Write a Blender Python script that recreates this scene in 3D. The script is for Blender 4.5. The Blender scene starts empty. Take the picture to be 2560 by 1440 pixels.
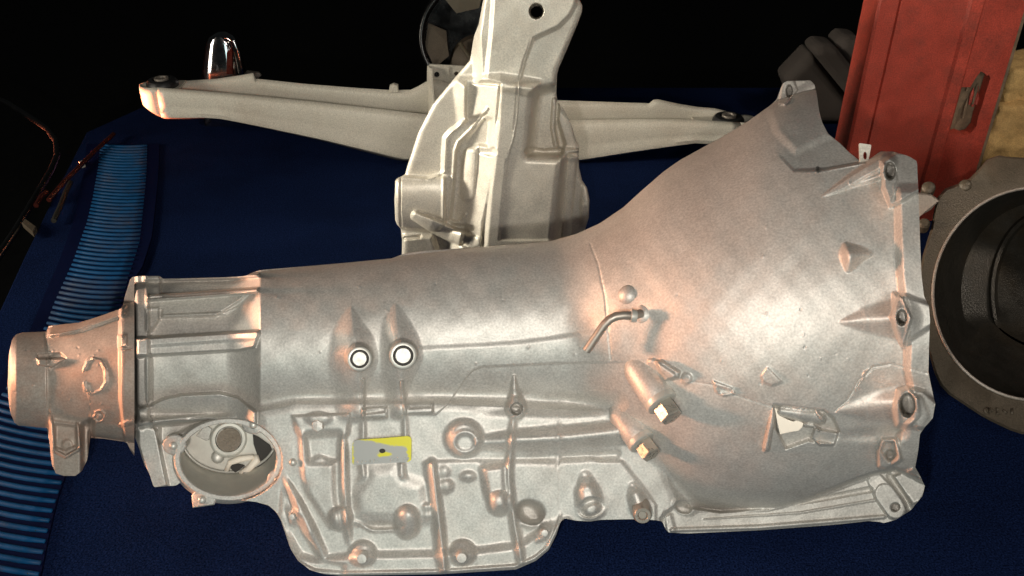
import bpy, bmesh, math, random
import numpy as np
from mathutils import Vector, Matrix
random.seed(7); rng = np.random.default_rng(7)
C = bpy.context.scene.collection
scene = bpy.context.scene

# ------------------------------------------------------------------ camera, world, lamps, exposure
CAM_H, PITCH, F = 0.58, math.radians(32.0), 2217.0          # metres, radians, focal length in photo pixels
cam = bpy.data.cameras.new('camera'); camo = bpy.data.objects.new('camera', cam); C.objects.link(camo)
cam.sensor_width = 36; cam.lens = 36*F/2560; cam.clip_start = .02; cam.clip_end = 60
camo.location = (0, 0, CAM_H); camo.rotation_euler = (math.pi/2-PITCH, 0, 0)
scene.camera = camo

world = bpy.data.worlds.new('World'); scene.world = world; world.use_nodes = True
world.node_tree.nodes['Background'].inputs[0].default_value = (.55, .62, .60, 1)
world.node_tree.nodes['Background'].inputs[1].default_value = .012

def lamp(name, typ, loc, energy, color, size=.02, aim=None, spread=None):
    l = bpy.data.lights.new(name, typ); l.energy = energy; l.color = color
    o = bpy.data.objects.new(name, l); C.objects.link(o); o.location = loc
    if typ == 'AREA':
        l.size = size
        if spread: l.spread = spread
        o.rotation_euler = (Vector(aim)-Vector(loc)).to_track_quat('-Z', 'Y').to_euler()
    else:
        l.shadow_soft_size = size
    return o
flash = lamp('flash_lamp', 'POINT', (-.050, -.035, .530), 8.8, (1, .935, .85), .010)
front = lamp('front_fill_lamp', 'AREA', (.35, -.95, .92), 7.0, (1, .935, .84), .35, aim=(.2, .9, .1))  # added fill to lift the background, no source of its own
warm = lamp('warm_side_lamp', 'AREA', (-1.30, .72, .36), 4.6, (1, .90, .75), .35, aim=(.1, 1.0, .15))
beam = lamp('warm_beam_fill', 'AREA', (-1.32, .78, .46), 1.05, (1, .92, .76), .25, aim=(-.06, 1.0, .20), spread=math.radians(34))  # added to brighten the housing's left faces only
side = lamp('red_side_lamp', 'AREA', (-1.60, .57, .19), .50, (1, .40, .20), .2, aim=(-.42, .56, .15), spread=math.radians(22))
side2 = lamp('red_end_fill', 'AREA', (-1.25, 1.36, -.22), 1.6, (1, .22, .10), .12, aim=(-.56, 1.33, .12), spread=math.radians(26))  # added, unseen, to redden the crossmember's left end
over = lamp('overhead_lamp', 'AREA', (.95, .55, 1.15), .45, (1, .88, .74), .2, aim=(.42, 1.3, .06), spread=math.radians(60))
cool = lamp('cool_low_lamp', 'AREA', (-.15, -.75, .28), 2.0, (.72, 1, .94), .5, aim=(-.1, .6, .10))

scene.view_settings.view_transform = 'Standard'; scene.view_settings.look = 'None'
scene.view_settings.exposure = .30; scene.view_settings.gamma = 1
scene.cycles.max_bounces = 6

# ------------------------------------------------------------------ survey helpers: photo reading -> place in the world
cP, sP = math.cos(PITCH), math.sin(PITCH)
D0 = .75; S0 = D0/F                                           # distance of the gearbox axis; metres per photo pixel there
def at_depth(u, v, d):
    u = np.asarray(u, float); v = np.asarray(v, float); d = np.asarray(d, float)
    x = (u-1280)/F*d; y = (720-v)/F*d
    return np.stack(np.broadcast_arrays(x, y*sP+d*cP, CAM_H+y*cP-d*sP), -1)
def P(u, v, w=0., D=D0):                                      # w: height towards the viewer over the plane at distance D, in pixels
    return at_depth(u, v, D-np.asarray(w, float)*D/F)
def G(u, v, z=0.):                                            # point on the table
    d = (CAM_H-z)/(sP-(720-v)/F*cP); return Vector(at_depth(u, v, d))
def Q(u, v, y):                                               # point on an upright plane at distance y
    d = y/(cP+(720-v)/F*sP); return Vector(at_depth(u, v, d))

# ------------------------------------------------------------------ materials
def mat(name, color, rough=.5, metal=0., var=.12, nscale=120., bump=.0, bscale=900., rvar=.1, spec=.5, stain=None, stain_scale=9., stain_amt=.0, speck=0., coat=0.):
    m = bpy.data.materials.new(name); m.use_nodes = True; nt = m.node_tree; N = nt.nodes; L = nt.links
    b = N['Principled BSDF']; tc = N.new('ShaderNodeTexCoord')
    n = N.new('ShaderNodeTexNoise'); n.inputs['Scale'].default_value = nscale; n.inputs['Detail'].default_value = 6; n.inputs['Roughness'].default_value = .65
    L.new(tc.outputs['Object'], n.inputs['Vector'])
    mr = N.new('ShaderNodeMapRange'); mr.inputs['From Min'].default_value = .25; mr.inputs['From Max'].default_value = .75
    mr.inputs['To Min'].default_value = 1-var; mr.inputs['To Max'].default_value = 1+var
    L.new(n.outputs['Fac'], mr.inputs['Value'])
    mul = N.new('ShaderNodeVectorMath'); mul.operation = 'SCALE'; mul.inputs[0].default_value = color[:3]
    L.new(mr.outputs[0], mul.inputs['Scale']); out = mul.outputs[0]
    if stain is not None and stain_amt > 0:
        n2 = N.new('ShaderNodeTexNoise'); n2.inputs['Scale'].default_value = stain_scale; n2.inputs['Detail'].default_value = 8; n2.inputs['Roughness'].default_value = .7
        L.new(tc.outputs['Object'], n2.inputs['Vector'])
        r2 = N.new('ShaderNodeMapRange'); r2.inputs['From Min'].default_value = .48; r2.inputs['From Max'].default_value = .72; r2.inputs['To Max'].default_value = stain_amt
        L.new(n2.outputs['Fac'], r2.inputs['Value'])
        mx = N.new('ShaderNodeMix'); mx.data_type = 'RGBA'; L.new(r2.outputs[0], mx.inputs['Factor'])
        L.new(out, mx.inputs['A']); mx.inputs['B'].default_value = (*stain, 1); out = mx.outputs['Result']
    if speck > 0:
        n3 = N.new('ShaderNodeTexNoise'); n3.inputs['Scale'].default_value = 620; n3.inputs['Detail'].default_value = 3
        L.new(tc.outputs['Object'], n3.inputs['Vector'])
        r3 = N.new('ShaderNodeMapRange'); r3.inputs['From Min'].default_value = .3; r3.inputs['From Max'].default_value = .7
        r3.inputs['To Min'].default_value = 1-speck; r3.inputs['To Max'].default_value = 1+speck
        L.new(n3.outputs['Fac'], r3.inputs['Value'])
        m3 = N.new('ShaderNodeVectorMath'); m3.operation = 'SCALE'; L.new(out, m3.inputs[0]); L.new(r3.outputs[0], m3.inputs['Scale']); out = m3.outputs[0]
    L.new(out, b.inputs['Base Color'])
    b.inputs['Metallic'].default_value = metal; b.inputs['Specular IOR Level'].default_value = spec
    rr = N.new('ShaderNodeMapRange'); rr.inputs['From Min'].default_value = .3; rr.inputs['From Max'].default_value = .7
    rr.inputs['To Min'].default_value = max(.02, rough-rvar); rr.inputs['To Max'].default_value = min(1, rough+rvar)
    L.new(n.outputs['Fac'], rr.inputs['Value']); L.new(rr.outputs[0], b.inputs['Roughness'])
    if coat: b.inputs['Coat Weight'].default_value = coat
    if bump > 0:
        nb = N.new('ShaderNodeTexNoise'); nb.inputs['Scale'].default_value = bscale; nb.inputs['Detail'].default_value = 4
        L.new(tc.outputs['Object'], nb.inputs['Vector'])
        bp = N.new('ShaderNodeBump'); bp.inputs['Strength'].default_value = bump; bp.inputs['Distance'].default_value = .001
        L.new(nb.outputs['Fac'], bp.inputs['Height']); L.new(bp.outputs[0], b.inputs['Normal'])
    return m
M_ALU   = mat('cast_aluminium', (.56, .54, .505), .52, .46, .07, 60, .16, 1000, .04, stain=(.42, .37, .33), stain_scale=22, stain_amt=.45, speck=.17)
M_ALU2  = mat('painted_casting', (.66, .62, .54), .44, .32, .08, 30, .12, 1000, .06, stain=(.46, .38, .30), stain_scale=16, stain_amt=.45, speck=.18)
M_ALU3  = mat('tail_casting', (.40, .345, .30), .52, .38, .12, 45, .10, 1300, .06, stain=(.40, .19, .12), stain_scale=9, stain_amt=.6, speck=.16)  # reddish stain: paint residue, plus red side light put into the colour
M_STEELB= mat('bright_steel', (.50, .49, .45), .42, .35, .05, 200, .0)
M_ZINC  = mat('yellow_zinc_plating', (.47, .44, .385), .30, .6, .10, 160, .05, 900)
M_TUBE  = mat('dull_steel_tube', (.34, .30, .26), .42, .6, .15, 150, .1)
M_DARK  = mat('dark_recess_shade', (.030, .026, .023), .7, 0, .3, 200, .1)  # near-black colour that paints the shade inside holes, grooves and gaps
M_BEAM  = mat('cream_painted_steel', (.62, .585, .50), .50, .05, .07, 18, .06, 900, .05, stain=(.36, .29, .22), stain_scale=9, stain_amt=.5, speck=.18)
M_RUBBER= mat('black_rubber', (.012, .012, .013), .45, 0, .2, 80, .1)
M_CHROME= mat('chrome_plating', (.48, .48, .50), .08, 1., .02, 20)
M_BLUE  = mat('blue_painted_board', (.0068, .0138, .048), .85, 0, .30, 260, .5, 420, .1, spec=.0, stain=(.0045, .0075, .022), stain_scale=5, stain_amt=.7, speck=.7)
M_RIB   = mat('blue_rubber_rib', (.003, .054, .150), .50, 0, .30, 60, .1, 500, spec=.15, stain=(.07, .05, .03), stain_scale=10, stain_amt=.7)
M_MATB  = mat('navy_mat_border', (.003, .006, .030), .9, 0, .2, 120, .2, 500, spec=.03)
M_RED   = mat('red_painted_wood', (.38, .048, .027), .62, 0, .25, 24, .4, 160, .1, stain=(.20, .04, .026), stain_scale=26, stain_amt=.75, speck=.3)
M_WOOD  = mat('weathered_bare_wood', (.17, .115, .07), .8, 0, .4, 60, .8, 220, stain=(.05, .04, .03), stain_scale=40, stain_amt=.8)
M_STONE = mat('tan_rough_stone', (.46, .29, .11), .9, 0, .25, 45, 1., 160, stain=(.30, .17, .06), stain_scale=30, stain_amt=.6, speck=.2)
M_DKCAST= mat('dark_shade_casting', (.040, .036, .030), .38, .35, .35, 30, .4, 500, .12, stain=(.05, .035, .02), stain_scale=12, stain_amt=.7, speck=.2)  # shade inside the second bell put into a darker casting colour
M_GREYCAST = mat('grimy_grey_casting', (.105, .082, .058), .5, .3, .3, 25, .4, 500, .1, stain=(.09, .075, .05), stain_scale=14, stain_amt=.7, speck=.2)
M_GROUND= mat('dark_asphalt', (.012, .011, .010), .9, 0, .4, 30, .6, 120, speck=.3)
M_CLOTH = mat('grey_canvas', (.045, .036, .031), .9, 0, .25, 30, .3, 400)
M_BLACKP= mat('black_glossy_plastic', (.004, .004, .0045), .25, 0, .2, 40)
M_PALE  = mat('pale_dusty_enamel', (.12, .10, .065), .55, 0, .25, 16, .1, 200)
M_REDM  = mat('red_enamel_trim', (.05, .010, .007), .3, .1, .2, 40)
M_WHITE = mat('bright_bare_break', (.86, .78, .67), .55, 0, .03, 60)

def tag_material():
    m = bpy.data.materials.new('worn_yellow_sticker'); m.use_nodes = True; nt = m.node_tree; N = nt.nodes; L = nt.links; b = N['Principled BSDF']
    tc = N.new('ShaderNodeTexCoord'); sx = N.new('ShaderNodeSeparateXYZ'); L.new(tc.outputs['UV'], sx.inputs[0])
    n = N.new('ShaderNodeTexNoise'); n.inputs['Scale'].default_value = 5; n.inputs['Detail'].default_value = 6; n.inputs['Roughness'].default_value = .6; L.new(tc.outputs['UV'], n.inputs['Vector'])
    def math_(op, a, bb):
        q = N.new('ShaderNodeMath'); q.operation = op
        for i, x in enumerate((a, bb)):
            if isinstance(x, (int, float)): q.inputs[i].default_value = x
            else: L.new(x, q.inputs[i])
        return q.outputs[0]
    u, v = sx.outputs[0], sx.outputs[1]
    # paint survives along the top right corner and the right edge, and round the hole
    a = math_('ADD', math_('MULTIPLY', u, .62), math_('MULTIPLY', v, 1.45))
    edge = math_('MAXIMUM', math_('MULTIPLY', math_('SUBTRACT', u, .93), 14.), math_('MULTIPLY', math_('SUBTRACT', .035, u), 18.))
    d = N.new('ShaderNodeVectorMath'); d.operation = 'DISTANCE'; L.new(tc.outputs['UV'], d.inputs[0]); d.inputs[1].default_value = (.54, .46, 0)
    ring = math_('MULTIPLY', math_('SUBTRACT', .13, d.outputs['Value']), 9.)
    keep = math_('MAXIMUM', math_('MAXIMUM', math_('MULTIPLY', math_('SUBTRACT', a, 1.66), 4.), edge), ring)
    f = math_('ADD', keep, math_('MULTIPLY', math_('SUBTRACT', n.outputs['Fac'], .5), 2.6))
    mr = N.new('ShaderNodeMapRange'); mr.inputs['From Min'].default_value = -.1; mr.inputs['From Max'].default_value = .35; L.new(f, mr.inputs['Value'])
    mx = N.new('ShaderNodeMix'); mx.data_type = 'RGBA'; L.new(mr.outputs[0], mx.inputs['Factor'])
    mx.inputs['A'].default_value = (.33, .34, .33, 1); mx.inputs['B'].default_value = (.60, .56, .01, 1)
    L.new(mx.outputs['Result'], b.inputs['Base Color']); b.inputs['Roughness'].default_value = .45; b.inputs['Metallic'].default_value = .1
    return m
M_TAG = tag_material()

# ------------------------------------------------------------------ object helpers
def thing(name, label, cat, loc=(0, 0, 0), group=None):
    o = bpy.data.objects.new(name, None); C.objects.link(o); o.empty_display_size = .02
    o.location = loc; o['label'] = label; o['category'] = cat
    if group: o['group'] = group
    return o
def root_loc(p):
    while p.parent: p = p.parent
    return np.array(p.location)
def mesh_obj(name, verts, faces, m, parent=None, smooth=True, normals=None, label=None, angle=None):
    verts = np.asarray(verts, float)
    if parent is not None: verts = verts-root_loc(parent)
    me = bpy.data.meshes.new(name)
    if isinstance(faces, np.ndarray):
        k = faces.shape[1]; nf = len(faces)
        me.vertices.add(len(verts)); me.vertices.foreach_set('co', verts.astype(np.float32).ravel())
        me.loops.add(nf*k); me.loops.foreach_set('vertex_index', faces.astype(np.int32).ravel())
        me.polygons.add(nf); me.polygons.foreach_set('loop_start', np.arange(0, nf*k, k, dtype=np.int32))
        me.update(calc_edges=True)
    else:
        me.from_pydata([tuple(x) for x in verts], [], [tuple(int(i) for i in f) for f in faces])
    if normals is None:
        bm = bmesh.new(); bm.from_mesh(me); bmesh.ops.remove_doubles(bm, verts=bm.verts, dist=1e-6)
        bmesh.ops.recalc_face_normals(bm, faces=bm.faces); bm.to_mesh(me); bm.free()
    me.polygons.foreach_set('use_smooth', np.full(len(me.polygons), smooth))
    if smooth and angle: me.set_sharp_from_angle(angle=math.radians(angle))
    if normals is not None: me.normals_split_custom_set_from_vertices(normals.astype(np.float32))
    me.materials.append(m)
    o = bpy.data.objects.new(name, me); C.objects.link(o)
    if parent is not None: o.parent = parent
    if label: o['label'] = label
    return o
def tag(o, label, cat, group=None, kind=None):
    if label: o['label'] = label
    if cat: o['category'] = cat
    if group: o['group'] = group
    if kind: o['kind'] = kind
    return o

def sweep(path, radii, seg=16, cap=True, flatten=None):
    """round tube through world points; returns verts, faces"""
    path = [Vector(p) for p in path]; n = len(path); V = []; Fc = []
    t0 = (path[1]-path[0]).normalized(); up = Vector((0, 0, 1)) if abs(t0.z) < .9 else Vector((1, 0, 0))
    x = t0.cross(up).normalized()
    for i, p in enumerate(path):
        t = (path[min(i+1, n-1)]-path[max(i-1, 0)])
        if t.length < 1e-9: t = t0
        t = t.normalized(); x = (x-t*x.dot(t)).normalized(); y = t.cross(x)
        for k in range(seg):
            a = 2*math.pi*k/seg
            V.append(p+(x*math.cos(a)+y*math.sin(a))*radii[i])
    for i in range(n-1):
        for k in range(seg):
            a, b = i*seg+k, i*seg+(k+1) % seg
            Fc.append((a, b, b+seg, a+seg))
    if cap:
        Fc.append(tuple(range(seg))[::-1]); Fc.append(tuple(range((n-1)*seg, n*seg)))
    return V, Fc
def lathe(center, axis, prof, seg=32, xdir=None, sx=1.):
    """prof: (along, radius) pairs turned about axis through center"""
    axis = Vector(axis).normalized(); x = Vector(xdir) if xdir is not None else (Vector((0, 0, 1)) if abs(axis.z) < .9 else Vector((1, 0, 0)))
    x = (x-axis*x.dot(axis)).normalized(); y = axis.cross(x); c = Vector(center); V = []; Fc = []
    for (h, r) in prof:
        for k in range(seg):
            a = 2*math.pi*k/seg
            V.append(c+axis*h+(x*math.cos(a)*sx+y*math.sin(a))*r)
    for i in range(len(prof)-1):
        for k in range(seg):
            a, b = i*seg+k, i*seg+(k+1) % seg
            Fc.append((a, b, b+seg, a+seg))
    if prof[0][1] > 1e-6: Fc.append(tuple(range(seg))[::-1])
    if prof[-1][1] > 1e-6: Fc.append(tuple(range((len(prof)-1)*seg, len(prof)*seg)))
    return V, Fc
def prism(outline, direction, bevel=0.):
    """closed outline of world points pushed along direction (with a small chamfer on the near face)"""
    pts = [Vector(p) for p in outline]; n = len(pts); d = Vector(direction); c = sum(pts, Vector())/n; V = []; Fc = []
    if bevel > 0:
        dn = d.normalized()
        V += [p+(c-p).normalized()*bevel for p in pts]; V += [p+dn*bevel for p in pts]
    else: V += pts
    V += [p+d for p in pts]
    rings = len(V)//n
    for i in range(rings-1):
        for k in range(n):
            a, b = i*n+k, i*n+(k+1) % n
            Fc.append((a, b, b+n, a+n))
    Fc.append(tuple(range(n))[::-1]); Fc.append(tuple(range((rings-1)*n, rings*n)))
    return V, Fc
def box(x0, x1, y0, y1, z0, z1):
    V = [(x, y, z) for z in (z0, z1) for y in (y0, y1) for x in (x0, x1)]
    return V, [(0, 2, 3, 1), (4, 5, 7, 6), (0, 1, 5, 4), (2, 6, 7, 3), (0, 4, 6, 2), (1, 3, 7, 5)]
def join(*vf):
    V = []; Fc = []
    for v, f in vf:
        k = len(V); V += list(v); Fc += [tuple(i+k for i in q) for q in f]
    return V, Fc
def ellipse(cu, cv, rx, ry, n=24, rot=0.):
    r = math.radians(rot)
    return [(cu+rx*math.cos(a)*math.cos(r)-ry*math.sin(a)*math.sin(r), cv+rx*math.cos(a)*math.sin(r)+ry*math.sin(a)*math.cos(r)) for a in np.linspace(0, 2*math.pi, n, endpoint=False)]
def sp(x, pts):                                               # smooth monotone interpolation
    a = np.array(pts, float); X, Y = a[:, 0], a[:, 1]; h = np.diff(X); d = np.diff(Y)/h; m = np.zeros(len(X))
    m[0], m[-1] = d[0], d[-1]
    for i in range(1, len(X)-1):
        if d[i-1]*d[i] > 0:
            w1, w2 = 2*h[i]+h[i-1], h[i]+2*h[i-1]; m[i] = (w1+w2)/(w1/d[i-1]+w2/d[i])
    x = np.clip(np.asarray(x, float), X[0], X[-1]); i = np.clip(np.searchsorted(X, x)-1, 0, len(h)-1); t = (x-X[i])/h[i]
    return ((2*t**3-3*t*t+1)*Y[i]+(t**3-2*t*t+t)*h[i]*m[i]+(3*t*t-2*t**3)*Y[i+1]+(t**3-t*t)*h[i]*m[i+1])
def ip(x, pts):
    a = np.array(pts, float); return np.interp(x, a[:, 0], a[:, 1])

# ------------------------------------------------------------------ castings: a surveyed height grid wrapped into a closed body
def sstep(x):
    x = np.clip(x, 0, 1); return x*x*(3-2*x)
class Casting:
    """front surface heights W over survey positions U, V; features are bosses, ribs, pads and bores"""
    def __init__(s, U, V):
        s.U, s.V = U, V; s.W = np.zeros_like(U)
    def crop(s, x0, x1, y0, y1):
        m = (s.U > x0) & (s.U < x1) & (s.V > y0) & (s.V < y1); return m
    def sdpoly(s, pts, pad):
        p = np.array(pts, float); m = s.crop(p[:, 0].min()-pad, p[:, 0].max()+pad, p[:, 1].min()-pad, p[:, 1].max()+pad)
        x, y = s.U[m], s.V[m]; d = np.full(x.shape, 1e18); ins = np.zeros(x.shape, bool); n = len(p)
        for i in range(n):
            a, b = p[i], p[(i+1) % n]; e = b-a; wx, wy = x-a[0], y-a[1]
            t = np.clip((wx*e[0]+wy*e[1])/max(1e-9, e@e), 0, 1)
            d = np.minimum(d, (wx-t*e[0])**2+(wy-t*e[1])**2)
            if a[1] != b[1]:
                c = ((a[1] > y) != (b[1] > y)) & (x < (b[0]-a[0])*(y-a[1])/(b[1]-a[1])+a[0]); ins ^= c
        d = np.sqrt(d); return m, np.where(ins, -d, d)
    def pad(s, pts, A, soft=8.):                              # raised (or sunk) flat area with soft shoulder
        m, d = s.sdpoly(pts, soft); s.W[m] += A*sstep(.5-d/soft)
    def level(s, pts, L, soft=12., k=10., low=False):         # bring an area to a given height, blended
        m, d = s.sdpoly(pts, soft); f = sstep(.5-d/soft)
        Lv = L(s.U[m], s.V[m]) if callable(L) else L
        s.W[m] = s.W[m]*(1-f)+Lv*f
    def ridge(s, pts, w, A, flat=.0):                         # rib along a polyline; w, A scalar or per point
        p = np.array(pts, float); n = len(p)
        w = np.full(n, w, float) if np.isscalar(w) else np.array(w, float); A = np.full(n, A, float) if np.isscalar(A) else np.array(A, float)
        q = w.max(); m = s.crop(p[:, 0].min()-q, p[:, 0].max()+q, p[:, 1].min()-q, p[:, 1].max()+q)
        x, y = s.U[m], s.V[m]; best = np.zeros(x.shape)
        for i in range(n-1):
            a, b = p[i], p[i+1]; e = b-a
            t = np.clip(((x-a[0])*e[0]+(y-a[1])*e[1])/max(1e-9, e@e), 0, 1)
            d = np.hypot(x-a[0]-t*e[0], y-a[1]-t*e[1]); hw = (w[i]+t*(w[i+1]-w[i]))/2+1e-6; AA = A[i]+t*(A[i+1]-A[i])
            r = d/hw; pr = (.5+.5*np.cos(np.pi*np.clip(r, 0, 1))) if flat < 0 else sstep((1-r)/(1-flat)) if flat > 0 else np.sqrt(np.clip(1-r*r, 0, 1))
            h = AA*pr; best = np.where(np.abs(h) > np.abs(best), h, best)
        s.W[m] += best
    def disc(s, u, v, r, A, soft=6., ry=None, rot=0., dome=False):
        ry = ry or r; q = max(r, ry)+soft; m = s.crop(u-q, u+q, v-q, v+q); c, sn = math.cos(math.radians(rot)), math.sin(math.radians(rot))
        x, y = s.U[m]-u, s.V[m]-v; X, Y = x*c+y*sn, -x*sn+y*c
        rr = np.hypot(X/r, Y/ry)
        s.W[m] += A*(np.sqrt(np.clip(1-rr*rr, 0, 1)) if dome else sstep((1-rr)*min(r, ry)/soft+.5))
    def fin(s, rows, vert=True):                              # crest with a slope of its own on each side: (v, left, crest, right, A)
        r = np.array(rows, float); m = s.crop(r[:, 1].min(), r[:, 3].max(), r[0, 0], r[-1, 0]); x, y = s.U[m], s.V[m]
        L, Cc, R, A = (sp(y, r[:, [0, k]]) for k in (1, 2, 3, 4))
        a = sstep((x-L)/np.maximum(Cc-L, .5)); b = np.clip((R-x)/np.maximum(R-Cc, .5), 0, 1)
        s.W[m] += A*np.where(x < Cc, a, b*b*(3-2*b)*.5+b*.5)
    def h(s, u, v):
        i = np.argmin((s.U-u)**2+(s.V-v)**2); return s.W.flat[i]
    def build(s, parent, m, labels, names, back, D=D0, nb=10, floor=.004, wobble=.8, holes=(), backshift=None, open_end=False):
        # low-frequency sand-cast unevenness
        U, V = s.U, s.V
        W = s.W+wobble*(np.sin(U*.031+V*.017)*np.sin(V*.027-U*.011)+.6*np.sin(U*.083+1.3)*np.sin(V*.071+.4))
        front = P(U, V, W, D); nu, nt = U.shape
        bk = []
        for k in range(1, nb):
            a = math.pi*k/nb; f = (1-math.cos(a))/2
            u = U[:, -1]*(1-f)+U[:, 0]*f+(0 if backshift is None else backshift*math.sin(a)); v = V[:, -1]*(1-f)+V[:, 0]*f; w = W[:, -1]*(1-f)+W[:, 0]*f
            bk.append(P(u, v, w-back*math.sin(a), D))
        full = np.concatenate([front, np.stack(bk, 1)], 1); full[..., 2] = np.maximum(full[..., 2], floor)
        nr = full.shape[1]; idx = np.arange(nu*nr).reshape(nu, nr)
        du = np.gradient(full, axis=0); dv = (np.roll(full, -1, 1)-np.roll(full, 1, 1))
        nrm = np.cross(dv, du); nrm /= np.linalg.norm(nrm, axis=-1, keepdims=True)+1e-12
        camdir = np.array([0, 0, CAM_H])-full
        mid = nt//2
        if (nrm[:, mid]*camdir[:, mid]).sum() < 0: nrm = -nrm; flip = True
        else: flip = False
        j2 = (np.arange(nr)+1) % nr
        quads = np.stack([idx[:-1, :], idx[1:, :], idx[1:][:, j2], idx[:-1][:, j2]], -1)
        if not flip: quads = quads[..., ::-1]
        lab = np.zeros((nu-1, nr), int); lab[:, :nt-1] = labels[:-1, :-1]; lab[:, nt-1:] = labels[:-1, -1:]
        drop = np.zeros((nu-1, nr), bool)
        for hu, hv, hr in holes:
            drop[:, :nt] |= ((U[:-1]-hu)**2+(V[:-1]-hv)**2 < hr*hr)
            for k in range(1, nb):
                f_ = (1-math.cos(math.pi*k/nb))/2; ub = U[:-1, -1]*(1-f_)+U[:-1, 0]*f_; vb = V[:-1, -1]*(1-f_)+V[:-1, 0]*f_
                drop[:, nt+k-2] |= (np.abs(ub-hu) < 52) & (np.abs(vb-hv) < 40)
        lab[drop] = -1
        quads = quads.reshape(-1, 4); lab = lab.ravel(); fl = full.reshape(-1, 3); nf = nrm.reshape(-1, 3)
        # close both ends with strips of their own
        nv = len(fl); extra = []; en = []; eq = []; el = []
        for row, key, sg in ((idx[0], labels[0, nt//2], -1.), (idx[-1], labels[-1, nt//2], 1.)):
            b0 = nv+sum(len(e) for e in extra); k = nr; extra.append(fl[row]); en.append(np.tile([sg, 0, 0.], (k, 1)))
            for i in range(0 if open_end and sg > 0 else k//2-1):
                f4 = [b0+i, b0+i+1, b0+k-2-i, b0+k-1-i]; eq.append(f4 if sg < 0 else f4[::-1]); el.append(key)
        fl = np.concatenate([fl]+extra); nf = np.concatenate([nf]+en)
        quads = np.concatenate([quads, np.array(eq)]); lab = np.concatenate([lab, np.array(el)]); res = {}
        for li, nm in names.items():
            sel = quads[lab == li]
            if not len(sel): continue
            used = np.unique(sel); remap = np.full(len(fl), -1); remap[used] = np.arange(len(used))
            res[nm] = mesh_obj(nm, fl[used], remap[sel], m, parent, True, nf[used])
        s.Wf = W; return res

# ------------------------------------------------------------------ setting: dark ground and the blue board everything lies on
ground = mesh_obj('ground', [(-20, -6, -.78), (20, -6, -.78), (20, 34, -.78), (-20, 34, -.78)], [(0, 1, 2, 3)], M_GROUND, None, False)
tag(ground, 'dark unlit asphalt far below and behind the blue board', None, None, 'structure')
edge = [G(x, y) for x, y in ((215, 330), (150, 455), (60, 640), (0, 770))]
e0 = edge[-1]+(edge[-1]-edge[-2])*1.5
tp = [Vector((e0.x, .15, 0)), e0]+edge[::-1]+[Vector((edge[0].x+.10, 1.66, 0)), Vector((1.35, 1.66, 0)), Vector((1.35, .15, 0))]
tp = [Vector((p.x, p.y, 0)) for p in tp]
v, f = prism(tp, (0, 0, -.028), .003)
table = mesh_obj('tabletop', v, f, M_BLUE, None, False)
tag(table, 'dark blue painted board under all the metal parts', None, None, 'structure')
# ------------------------------------------------------------------ the bare gearbox casing
gb = thing('transmission_case', 'large bare aluminium automatic gearbox casing with flared bell, lying in front on the blue board', 'gearbox', (-.05, .60, 0))
c = np.concatenate([np.arange(336, 1930, 2.6), np.arange(1930, 2070, 1.0), np.arange(2070, 2310.1, 2.4)]); nt = 430
TOP = [(336, 692), (345, 690), (400, 690), (407, 697), (560, 693), (612, 690), (640, 678), (662, 674), (820, 661), (980, 646), (1010, 634), (1060, 627), (1200, 618), (1380, 602), (1440, 585), (1500, 558), (1560, 517), (1600, 480), (1660, 428), (1700, 400), (1800, 345), (1870, 303), (1925, 264), (1942, 248), (1950, 225), (1958, 207), (1968, 202), (2026, 201), (2037, 212), (2043, 240), (2047, 275), (2055, 305), (2070, 334), (2110, 366), (2158, 405), (2175, 400), (2200, 388), (2226, 378), (2266, 379), (2290, 388), (2310, 402)]
BOT = [(336, 1090), (345, 1112), (360, 1160), (374, 1185), (384, 1218), (440, 1214), (452, 1206), (480, 1226), (500, 1234), (560, 1246), (640, 1255), (672, 1264), (690, 1280), (703, 1302), (714, 1335), (726, 1372), (745, 1402), (775, 1425), (810, 1436), (860, 1440), (1100, 1436), (1290, 1424), (1340, 1402), (1372, 1375), (1392, 1335), (1400, 1306), (1412, 1296), (1440, 1302), (1475, 1304), (1500, 1300), (1600, 1298), (1640, 1301), (1656, 1304), (1664, 1324), (1672, 1332), (1720, 1334), (1900, 1326), (2050, 1315), (2190, 1303), (2222, 1305), (2240, 1308), (2272, 1300), (2292, 1276), (2310, 1240)]
UR = [(330, 2262), (380, 2272), (392, 2288), (410, 2293), (440, 2294), (500, 2297), (600, 2300), (690, 2304), (740, 2310), (765, 2322), (800, 2325), (850, 2323), (930, 2321), (965, 2328), (1010, 2338), (1045, 2332), (1068, 2312), (1085, 2300), (1130, 2295), (1168, 2288), (1185, 2298), (1215, 2312), (1240, 2306), (1275, 2294), (1300, 2270), (1330, 2250)]
tx = np.linspace(0, 1, nt); tt = .5*tx+.5*(.5-.5*np.cos(np.pi*tx))
cf = np.arange(330, 2317, 1.); ker = np.hanning(11); ker /= ker.sum()
top, bot = (np.interp(c, cf, np.convolve(np.pad(ip(cf, q), 5, mode='edge'), ker, 'valid')) for q in (TOP, BOT))
Vg = top[:, None]+(bot-top)[:, None]*tt[None]; Cg = np.repeat(c[:, None], nt, 1)
k = np.clip((Cg-2100)/210, 0, 1); Ug = np.where(Cg < 2100, Cg, 2100+k*(ip(Vg, UR)-2100))
K = Casting(Ug, Vg); U, V = Ug, Vg
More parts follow.
